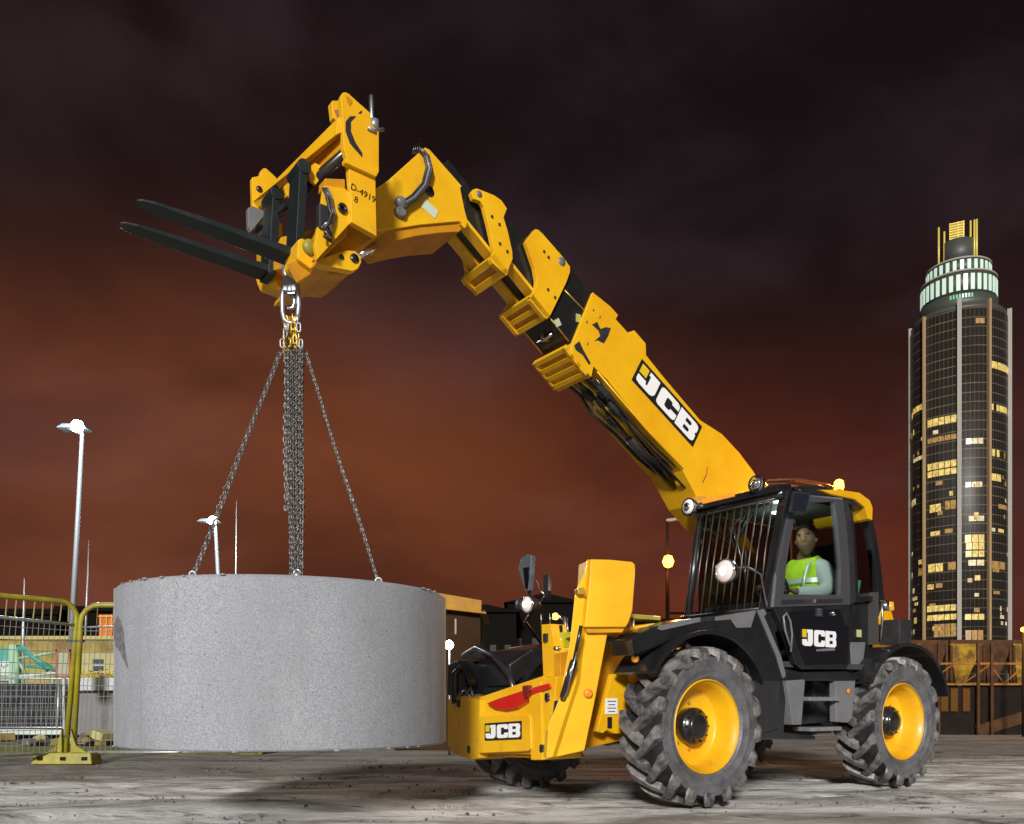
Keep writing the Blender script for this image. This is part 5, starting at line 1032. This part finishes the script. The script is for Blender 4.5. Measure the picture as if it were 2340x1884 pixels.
# lower beam: box from far to near
lofted([(586, 555), (586, 628), (640, 652), (655, 600)], YF, [(803, 506), (726, 592), (716, 610), (790, 540)], YN-.08, 'lower_beam', M['yel_shaded'], .006)
lofted([(578, 612), (640, 628), (648, 650), (640, 684), (596, 668), (588, 650)], YF+.02, [(620, 604), (676, 622), (684, 640), (676, 672), (640, 660), (628, 644)], YF+.25, 'lower_rail', M['yel'], .008)
MB().prism(PY([(587, 550), (640, 562), (640, 600), (650, 612), (640, 625), (590, 605)], YF+.02), 1, YF, YF+.05).obj('side_plate', M['yel'], CA, .006)
# near lower corner: knuckle holding the fork heel
MB().prism(PY([(682, 548), (690, 545), (698, 548), (702, 578), (718, 578), (733, 565), (733, 588), (722, 603), (716, 618), (685, 596), (680, 590)], .22), 1, -.02, .22).obj('corner_block', M['yel'], CA, .01, 3)
c = mY(710, 565, .235); MB().lathe([(0, .02), (.045, .015), (.055, -.0), (.055, -.04)], 24, c, 'y').obj('end_boss', M['barr'], CA)
MB().loft(PY([(682, 590), (718, 618), (714, 625), (678, 648), (655, 605)], .18), PY([(682, 590), (718, 618), (714, 625), (678, 648), (655, 605)], -.25)).obj('lower_rail', M['yel_shaded'], CA, .01)
# tilt link lug going back under the head
MB().prism(PY([(720, 600), (736, 590), (790, 572), (812, 574), (824, 586), (826, 600), (818, 615), (806, 620), (735, 606)], .27), 1, .20, .27).obj('link_lug', M['yel'], CA, .008, 3)
MB().prism(PY([(720, 618), (735, 606), (806, 620), (790, 630), (760, 628), (722, 622)], -.06), 1, -.5, -.06).obj('link_lug', M['yel_shaded'], CA, .008)
MB().prism(PY([(740, 585), (790, 572), (812, 574), (824, 586), (826, 600), (818, 615), (806, 620), (735, 606)], -.40), 1, -.46, -.40).obj('link_lug', M['yel'], CA, .008)
for u, v, r in ((810, 591, .032), (780, 588, .018)): MB().lathe([(0, .006), (r, .006), (r, -.01)], 18, mY(u, v, .272), 'y').obj('pin', blk, CA)
# attachment block between head and carriage
MB().prism(PY([(803, 450), (862, 455), (880, 440), (884, 524), (861, 540), (803, 508)], -.02), 1, B0, -.02).obj('quick_hitch', M['yel_shaded'], CA, .01)
MB().prism(PY([(725, 592), (803, 508), (862, 540), (830, 560), (770, 600), (722, 604)], .2), 1, -.6, .2).obj('hitch_plate', M['yel_shaded'], CA, .006)
# upright handle and valve at the top right
p0 = mY(848, 220, .15); m = MB(); m.tube([mY(850, 280, .15), mY(850, 270, .15), mY(849, 222, .15), mY(848, 216, .15)], [.022, .024, .024, .012], 10); m.obj('locking_lever', M['steel'], CA)
m = MB(); m.lathe([(0, .04), (.035, .03), (.035, -.03), (0, -.04)], 14, mY(855, 286, .2)); m.tube([mY(840, 292, .41), mY(856, 300, .41), mY(876, 296, .3)], .012, 6); m.obj('valve', M['galv'], CA)
# forks
def fork(heel, tip, y, sh, name):
    w = .095; a = mY(*heel, y); t = mY(*tip, y); d = (t-a).normalized(); up = V(-d.z, 0, d.x)
    if up.z < 0: up = -up
    L_ = (t-a).length; m = MB()
    prof = [(0, 0, w), (0.03, -.005, w*.92), (L_*.6, .004, w*.78), (L_*.9, .008, w*.66), (L_*.97, .010, w*.5), (L_, .012, w*.25)]
    thk = [.058, .052, .036, .022, .014, .008]; sec = []
    for (s_, o_, ww), tk in zip(prof, thk): c = a+d*s_+up*o_; sec.append([m.b.verts.new(p) for p in (c+V(0, -ww, 0), c+V(0, ww, 0), c+V(0, ww, 0)+up*tk, c+V(0, -ww, 0)+up*tk)])
    for A, B in zip(sec, sec[1:]):
        for j in range(4): m.face((A[j], A[(j+1) % 4], B[(j+1) % 4], B[j]))
    m.face(sec[0]); m.face(sec[-1][::-1])
    k = a+d*.03; top = mY(*sh, y); top.x = k.x-.055+.02
    m.loft([k+V(-.06, -w, -.02), k+V(0, -w, -.02), k+V(0, w, -.02), k+V(-.06, w, -.02)], [V(top.x-.06, y-w, top.z), V(top.x, y-w, top.z), V(top.x, y+w, top.z), V(top.x-.06, y+w, top.z)])
    m.tube([V(top.x-.03, y-w-.01, top.z+.0), V(top.x-.03, y+w+.01, top.z+.0)], .050, 18)
    return m.obj('fork', M['fork'], CA, .008, 2, label=name)
fork((672, 598), (310, 467), .0, (716, 408), 'near fork'); fork((612, 632), (272, 518), -.55, (655, 466), 'far fork')
# ================================================================== CONCRETE RING hanging in its sling
def ring():
    cx, cy, R, t, z0, hh = -1.648, 6.42, 1.16, .14, .525, 1.075
    m = MB(); m.lathe([(R-.012, 0), (R, .012), (R, hh-.02), (R-.02, hh), (R-t, hh), (R-t, 0)], 160, (0, 0, 0), closed=True)
    cm = bpy.data.materials.new('cast_concrete'); cm.use_nodes = True; nt = cm.node_tree; N = nt.nodes; L = nt.links; b = N['Principled BSDF']; b.inputs['Roughness'].default_value = .85
    tc = N.new('ShaderNodeTexCoord')
    def nz(s, d, st=(1, 1, 1)):
        mp = N.new('ShaderNodeMapping'); L.new(tc.outputs['Object'], mp.inputs[0]); mp.inputs['Scale'].default_value = st
        n = N.new('ShaderNodeTexNoise'); n.inputs['Scale'].default_value = s; n.inputs['Detail'].default_value = d; n.inputs['Roughness'].default_value = .7; L.new(mp.outputs[0], n.inputs['Vector']); return n.outputs['Fac']
    def rng(x, *v):
        r = N.new('ShaderNodeMapRange'); L.new(x, r.inputs[0])
        for i, q in enumerate(v): r.inputs[i+1].default_value = q
        return r.outputs[0]
    def mix(f, a, c):
        x = N.new('ShaderNodeMix'); x.data_type = 'RGBA'; L.new(f, x.inputs[0])
        for i, z in ((6, a), (7, c)):
            if isinstance(z, tuple): x.inputs[i].default_value = (*z, 1)
            else: L.new(z, x.inputs[i])
        return x.outputs[2]
    fine = nz(95, 4); c = mix(rng(fine, .36, .64, 0, 1), (.215, .225, .25), (.40, .415, .45))
    c = mix(rng(nz(1.6, 6, (1, 1, .35)), .38, .66, 0, .55), c, (.20, .205, .22)); c = mix(rng(nz(5, 7), .60, .72, 0, .5), c, (.36, .35, .35))
    vo = N.new('ShaderNodeTexVoronoi'); vo.inputs['Scale'].default_value = 75; L.new(tc.outputs['Object'], vo.inputs['Vector']); c = mix(rng(vo.outputs['Distance'], .0, .12, .8, 0), c, (.75, .75, .77))
    c = mix(rng(nz(7, 8, (1, 1, .08)), .56, .72, 0, .45), c, (.17, .17, .18)); v2 = N.new('ShaderNodeTexVoronoi'); v2.inputs['Scale'].default_value = 16; v2.inputs['Randomness'].default_value = 1; L.new(tc.outputs['Object'], v2.inputs['Vector']); c = mix(rng(v2.outputs['Distance'], .06, .10, .7, 0), c, (.10, .10, .11))
    L.new(c, b.inputs['Base Color']); bu = N.new('ShaderNodeBump'); bu.inputs['Strength'].default_value = .6; bu.inputs['Distance'].default_value = .006; L.new(fine, bu.inputs['Height']); L.new(bu.outputs[0], b.inputs['Normal'])
    root = thing('concrete_ring', 'big grey concrete ring hanging just above the ground from the forks', 'concrete ring', (cx, cy, z0))
    m.obj('ring_wall', cm, root, .004)
    for a_ in (-2.62,):
        MB().box((R*cos(a_), R*sin(a_), hh/2), (.010, .007, hh-.03), Matrix.Rotation(a_, 3, 'Z')).obj('mould_seam', cm, root)
    rnd = random.Random(8)
    for i in range(26):
        a_ = rnd.uniform(-pi, 0); zz = rnd.choice((0.004, hh-.004)); s_ = rnd.uniform(.008, .022)
        MB().lathe([(0, -s_*.5), (s_, -s_*.2), (s_*.9, s_*.2), (0, s_*.45)], 6, ((R-.004)*cos(a_), (R-.004)*sin(a_), zz), sm=False).obj('chip', cm, root)
    # scuffed scar low on the left flank
    A = [(-.0, .0), (.05, .04), (.09, .0), (.12, -.07), (.13, -.17), (.16, -.30), (.10, -.20), (.03, -.15), (0, -.10)]
    q = []; 
    def surf(s, z, r): a = radians(-147)+s*1.5; return V(r*cos(a), r*sin(a), z)
    m = MB(); m.loft([surf(x, .82+z, R-.02) for x, z in A], [surf(x, .82+z, R+.012) for x, z in A])
    m.obj('scar', mat('scuffed_concrete', (.13, .125, .14), .9, 0, 0, (20, (.2, .19, .2), .4, .6), (30, .8, .02)), root)
    # lifting pins in the rim
    pins = [(-.88, .62), (.62, -.86), (-.62, -.86), (.92, .55)]
    return cx, cy, R-t/2, z0+hh
RX, RY, RR, RZ = ring()
# ================================================================== CHAIN SLING
def world(p): q = ORG+AX*p.x+AN*p.y; return V(q.x, q.y, p.z)
def sling():
    hk = world(mY(663, 622, -.20)); t = thing('chain_sling', 'steel shackle, long link and four bundled chain legs between forks and ring', 'chain sling', (0, 0, 0))
    X, Y, Z = V(1, 0, 0), V(0, 1, 0), V(0, 0, 1); D = hk.y; k = D/2000; A = lambda u, v, d=0: at(u, v, D+d)
    # shackle
    m = MB(); m.tube([A(652, 606), A(652, 626), A(656, 640), A(664, 647), A(673, 640), A(677, 626), A(677, 606)], .022, 12); m.tube([A(645, 612), A(686, 616)], .026, 12); m.box(A(684, 616), (.03, .06, .06)); m.obj('shackle', M['galv'], t)
    # swivel block
    m = MB(); m.tube([A(664, 640), A(664, 672)], [.036, .044], 14); m.box(A(664, 656), (.10, .075, .09)); m.obj('swivel', M['galv'], t, .012)
    m = MB(); m.tube([A(p[0], p[1]) for p in ((652, 640), (647, 660), (645, 690), (646, 715), (650, 732), (660, 739), (672, 738), (680, 728), (683, 700), (682, 670), (678, 645))], .017, 10)
    m.tube([A(651, 642), A(664, 636), A(678, 645)], .017, 10); m.obj('master_link', M['galv'], t)
    m = MB(); m.tube([A(666, 672), A(674, 690), A(670, 704), A(660, 706), A(656, 698)], [.018, .018, .016, .014, .008], 8); m.box(A(667, 668), (.045, .05, .04)); m.obj('latch', M['steel'], t)
    # yellow and zinc hooks under the link
    rnd = random.Random(5)
    hooks = [(653, 732, 650, 800), (660, 735, 645, 785), (668, 728, 676, 792), (675, 735, 684, 800), (664, 735, 664, 800), (680, 730, 690, 805)]
    for i, (u0, v0, u1, v1) in enumerate(hooks):
        m = MB(); n = 5
        for j in range(n):
            f = j/(n-1); c = A(u0+(u1-u0)*f, v0+(v1-v0)*f, rnd.uniform(-.05, .05)); a = j*1.4+i; XX = V(cos(a), sin(a), 0); m.torus(c, XX, Z, .014, .020, .0065, 12, 6, .012)
        if i != 1: m.tube([A(u1, v1-4), A(u1+3, v1+6), A(u1-2, v1+12)], [.014, .018, .008], 8)
        m.obj('shortening_hook', M['gold'] if i in (0, 2, 3, 4) else M['galv'], t)
    def chain(a, b, lw=.014, ll=.018, wob=0, seed=0):
        m = MB(); L_ = (b-a).length; d = (b-a).normalized(); s1 = d.cross(Y).normalized(); s2 = d.cross(s1).normalized(); pitch = (ll+.010)*2*.86; n = int(L_/pitch)
        for i in range(n):
            f = (i+.5)/n; ang = (i % 2)*pi/2+seed*.7; XX = s1*cos(ang)+s2*sin(ang)
            c = a+(b-a)*f+s1*wob*sin(f*9+seed)+V(0, 0, -.012*sin(pi*f)*0); m.torus(c, XX, d, lw, ll*.55, .0052, 10, 5, .010+ll*.45-.004)
        return m
    TOP = A(655, 812)
    # spread legs: left, right (two strands each, twisted together), and the thick plumb bundle
    La = V(RX-.545*RR/ .9, 0, 0)
    def rimpt(x, front): 
        dx = x-RX; s = math.sqrt(max(0, RR*RR-dx*dx)); return V(x, RY+(s if not front else -s), RZ-.01)
    def rim_u(u, front):
        y = RY
        for _ in range(6): x = (u-1170)/2000*y; y = rimpt(x, front).y
        return rimpt((u-1170)/2000*y, front)
    def bundle(a, b, strands, spread, lw, ll, name, lb, bottom=1.):
        d = (b-a).normalized(); s1 = d.cross(Y).normalized(); s2 = d.cross(s1).normalized(); k2 = 0
        m = MB()
        for i, (p, q) in enumerate(strands):
            o = s1*p*spread+s2*q*spread
            cc = chain(a+o, b+o*bottom, lw, ll, .004, i)
            me = bpy.data.meshes.new('x'); cc.b.to_mesh(me); cc.b.free(); m.b.from_mesh(me); bpy.data.meshes.remove(me)
        o = m.obj(name, M['chain'], t, label=lb); return o
    bundle(A(640, 806), rim_u(440, True), [(-.5, 0), (.5, .3)], .014, .0095, .014, 'chain_leg', 'left chain leg'); bundle(A(697, 806), rim_u(865, True), [(0, 0), (.5, .5)], .010, .0085, .013, 'chain_leg', 'right chain leg')
    fr = rim_u(679, True); bk = rim_u(672, False)
    st = [(x, y) for x in (-2, -1, 0, 1, 2) for y in (0, .8)]
    bundle(A(672, 800), V(fr.x, fr.y, RZ), st, .0275, .014, .013, 'chain_leg', 'thick plumb bundle of chains at the front', .55)
    bundle(A(664, 800, .08), bk, [(-.6, 0), (.6, 0), (0, .8)], .03, .014, .018, 'chain_leg', 'chain leg to the far rim', .6)
    # loose tail end hanging on the left of the bundle
    bundle(A(652, 815, -.05), A(652, 1168, -.02), [(0, 0), (.8, 0)], .014, .010, .013, 'chain_tail', 'loose tail of chain')
    for p in (rim_u(440, True), rim_u(865, True), V(fr.x, fr.y, RZ), bk):
        m = MB(); m.lathe([(.03, -.01), (.03, .012), (.018, .02), (.0, .03)], 14, p); m.torus(p+V(0, 0, .02), X, Z, .02, .02, .008, 12, 6); m.obj('anchor', M['galv'], t)
sling()
# ================================================================== DRIVER
def driver():
    t = thing('person', 'seated driver in a yellow hi-vis vest and grey sleeves looking out of the cab', 'person', world(V(0, 0, 0)).to_tuple(), MROT)
    hi = mat('hivis_vest', (.42, .62, .03), .7, 0, 0, (9, (.30, .46, .02), .4, .7), (30, .4, .01), ((.42, .62, .03), .06)); skin = mat('skin', (.16, .085, .05), .5); hair = mat('dark_hair', (.012, .010, .009), .7); shirt = mat('grey_sleeve', (.42, .45, .45), .8); dk = mat('dark_trousers', (.03, .03, .04), .8)  # the vest material carries a faint added glow of its own
    silver = mat('reflective_tape', (.6, .62, .6), .35, .3)
    cx, cy = -.66, .62
    def skinmesh(name, pts, edges, radii, m, parent, root=0, sub=2):
        me = bpy.data.meshes.new(name); me.from_pydata([tuple(p) for p in pts], edges, []); me.materials.append(m)
        o = bpy.data.objects.new(name, me); COL.objects.link(o); o.parent = parent
        sk = o.modifiers.new('skin', 'SKIN'); sk.use_smooth_shade = True
        for i, r in enumerate(radii): v = me.skin_vertices[0].data[i]; v.radius = r if isinstance(r, tuple) else (r, r); v.use_root = (i == root)
        s = o.modifiers.new('subdiv', 'SUBSURF'); s.levels = sub; s.render_levels = sub
        return o
    pel = V(cx, cy, 1.70); ch = V(cx+.02, cy, 1.98); nk = V(cx+.08, cy, 2.20); hd = V(cx+.10, cy+.03, 2.30)
    pts = [pel, V(cx-.02, cy, 1.82), ch, V(cx+.05, cy, 2.12), nk, hd,
           V(cx+.05, cy+.20, 2.10), V(cx+.10, cy+.28, 1.86), V(cx+.32, cy+.17, 1.84), V(cx+.44, cy+.12, 1.86),
           V(cx+.05, cy-.19, 2.10), V(cx+.16, cy-.27, 1.90), V(cx+.34, cy-.16, 1.86), V(cx+.46, cy-.12, 1.90),
           V(cx+.06, cy+.11, 1.66), V(cx+.46, cy+.15, 1.68), V(cx+.56, cy+.15, 1.26), V(cx+.68, cy+.15, 1.22),
           V(cx+.06, cy-.11, 1.66), V(cx+.46, cy-.15, 1.68), V(cx+.56, cy-.15, 1.26), V(cx+.68, cy-.15, 1.22)]
    ed = [(0, 1), (1, 2), (2, 3), (3, 4), (4, 5), (3, 6), (6, 7), (7, 8), (8, 9), (3, 10), (10, 11), (11, 12), (12, 13), (0, 14), (14, 15), (15, 16), (16, 17), (0, 18), (18, 19), (19, 20), (20, 21)]
    rad = [.14, .13, .15, .11, .062, .06, .065, .05, .038, .028, .065, .05, .038, .028, .09, .07, .05, .04, .09, .07, .05, .04]
    body = skinmesh('body', pts, ed, rad, skin, t)
    # head: shaped from a sphere with brow, cheek, nose and chin, turned a little towards the camera
    b = bmesh.new(); bmesh.ops.create_uvsphere(b, u_segments=40, v_segments=28, radius=1)
    for v in b.verts:
        x, y, z = v.co
        sx, sy, sz = .098, .076, .122
        nx, ny, nz_ = x*sx, y*sy, z*sz
        if x > .2:
            nx += .022*math.exp(-((y/.16)**2+((z+.12)/.20)**2))       # nose
            nx -= .012*(math.exp(-(((y-.42)/.22)**2+((z-.10)/.14)**2))+math.exp(-(((y+.42)/.22)**2+((z-.10)/.14)**2)))   # eye sockets
            nx += .006*math.exp(-((y/.35)**2+((z+.48)/.09)**2)); nx -= .005*math.exp(-((y/.3)**2+((z+.42)/.03)**2))      # mouth
        if z < -.2: ny *= 1-.38*(-z-.2); nx *= 1-.12*(-z-.2)
        v.co = (nx, ny, nz_)
    me = bpy.data.meshes.new('head'); 
    for f in b.faces: f.smooth = True
    b.to_mesh(me); b.free(); me.materials.append(skin); hdo = bpy.data.objects.new('head', me); COL.objects.link(hdo); hdo.parent = body
    hc = V(cx+.13, cy+.06, 2.36); hdo.location = hc; hdo.rotation_euler = (.05, -.16, .42); hdo.scale = (1.2, 1.2, 1.2)
    m = MB(); m.lathe([(.082, -.01), (.088, .04), (.080, .09), (.055, .125), (0, .14)], 28, (-.018, 0, .01))
    ho = m.obj('hair', hair, hdo); ho.scale = (1.12, .93, 1.0)
    for s in (1, -1):
        MB().lathe([(0, -.006), (.008, 0), (0, .006)], 10, (.080, s*.030, .012)).obj('eye', mat('eye_white', (.30, .27, .24), .3), hdo); MB().box((.085, s*.030, .029), (.012, .030, .007)).obj('eyebrow', hair, hdo); MB().lathe([(0, -.005), (.005, 0), (0, .005)], 8, (.0845, s*.030, .012)).obj('pupil', M['blk'], hdo)
        MB().lathe([(0, -.022), (.012, -.008), (.014, .012), (0, .025)], 10, (-.005, s*.076, -.005)).obj('ear', skin, hdo)
    MB().box((.083, 0, -.056), (.012, .032, .006)).obj('mouth', mat('lips', (.10, .03, .025), .4), hdo)
    # hands: palm, four curled fingers of different length, thumb off the side, on the wheel rim
    for s, w in ((1, V(cx+.44, cy+.12, 1.86)), (-1, V(cx+.46, cy-.12, 1.90))):
        P = [w, w+V(.05, 0, .01)]; E = [(0, 1)]; Rr = [.026, .028]
        for k, ln in enumerate((.90, 1.0, .95, .78)):
            y = (k-1.5)*.019; b0 = len(P); base = w+V(.085, y, .012)
            P += [base, base+V(.030*ln, y*.1, .004), base+V(.048*ln, y*.1, -.022), base+V(.034*ln, y*.1, -.044)]; E += [(1, b0), (b0, b0+1), (b0+1, b0+2), (b0+2, b0+3)]; Rr += [.011, .0095, .009, .008]
        b0 = len(P); P += [w+V(.035, -s*.030, -.005), w+V(.065, -s*.042, -.015), w+V(.088, -s*.034, -.028)]; E += [(0, b0), (b0, b0+1), (b0+1, b0+2)]; Rr += [.013, .011, .009]
        skinmesh('hand', P, E, Rr, skin, body, 1, 1)
    # sleeves, vest, trousers over the body
    for i in (6, 10):
        skinmesh('sleeve', [pts[3], pts[i], pts[i+1], pts[i+2], pts[i+2]+(pts[i+3]-pts[i+2])*.6], [(0, 1), (1, 2), (2, 3), (3, 4)], [.08, .105, .080, .060, .050], shirt, t)
    skinmesh('vest', [V(cx, cy, 1.66), V(cx-.01, cy, 1.80), V(cx+.01, cy, 1.96), V(cx+.04, cy, 2.10), V(cx+.07, cy, 2.18), V(cx+.04, cy+.17, 2.13), V(cx+.04, cy-.17, 2.13)], [(0, 1), (1, 2), (2, 3), (3, 4), (3, 5), (3, 6)], [(.25, .22), (.24, .21), (.24, .21), (.20, .18), (.10, .095), .10, .10], hi, t)
    for z, r in ((1.80, .252), (1.95, .250)):
        m = MB(); n = 40; P = [V(cx+.005+r*.90*cos(2*pi*j/n), cy+r*1.02*sin(2*pi*j/n), z) for j in range(n)]; m.loft(P, [p+V(0, 0, .045) for p in P], False, True); o = m.obj('tape', silver, t); o.hide_render = False
    m = MB(); m.tube([V(cx+.235, cy+.10, 1.84), V(cx+.225, cy+.11, 1.99), V(cx+.17, cy+.12, 2.13), V(cx+.03, cy+.12, 2.21)], .017, 8); m.obj('tape', silver, t)
    skinmesh('trousers', [pts[0]]+[pts[i] for i in (14, 15, 16)]+[pts[i] for i in (18, 19, 20)], [(0, 1), (1, 2), (2, 3), (0, 4), (4, 5), (5, 6)], [.15, .105, .085, .065, .105, .085, .065], dk, t)
    for s in (1, -1): MB().loft([V(cx+.48, cy+s*.15-.05, 1.175), V(cx+.80, cy+s*.15-.045, 1.175), V(cx+.80, cy+s*.15+.045, 1.175), V(cx+.48, cy+s*.15+.05, 1.175)], [V(cx+.50, cy+s*.15-.04, 1.30), V(cx+.76, cy+s*.15-.03, 1.22), V(cx+.76, cy+s*.15+.03, 1.22), V(cx+.50, cy+s*.15+.04, 1.30)]).obj('boot', M['blkm'], t, .02)
driver()
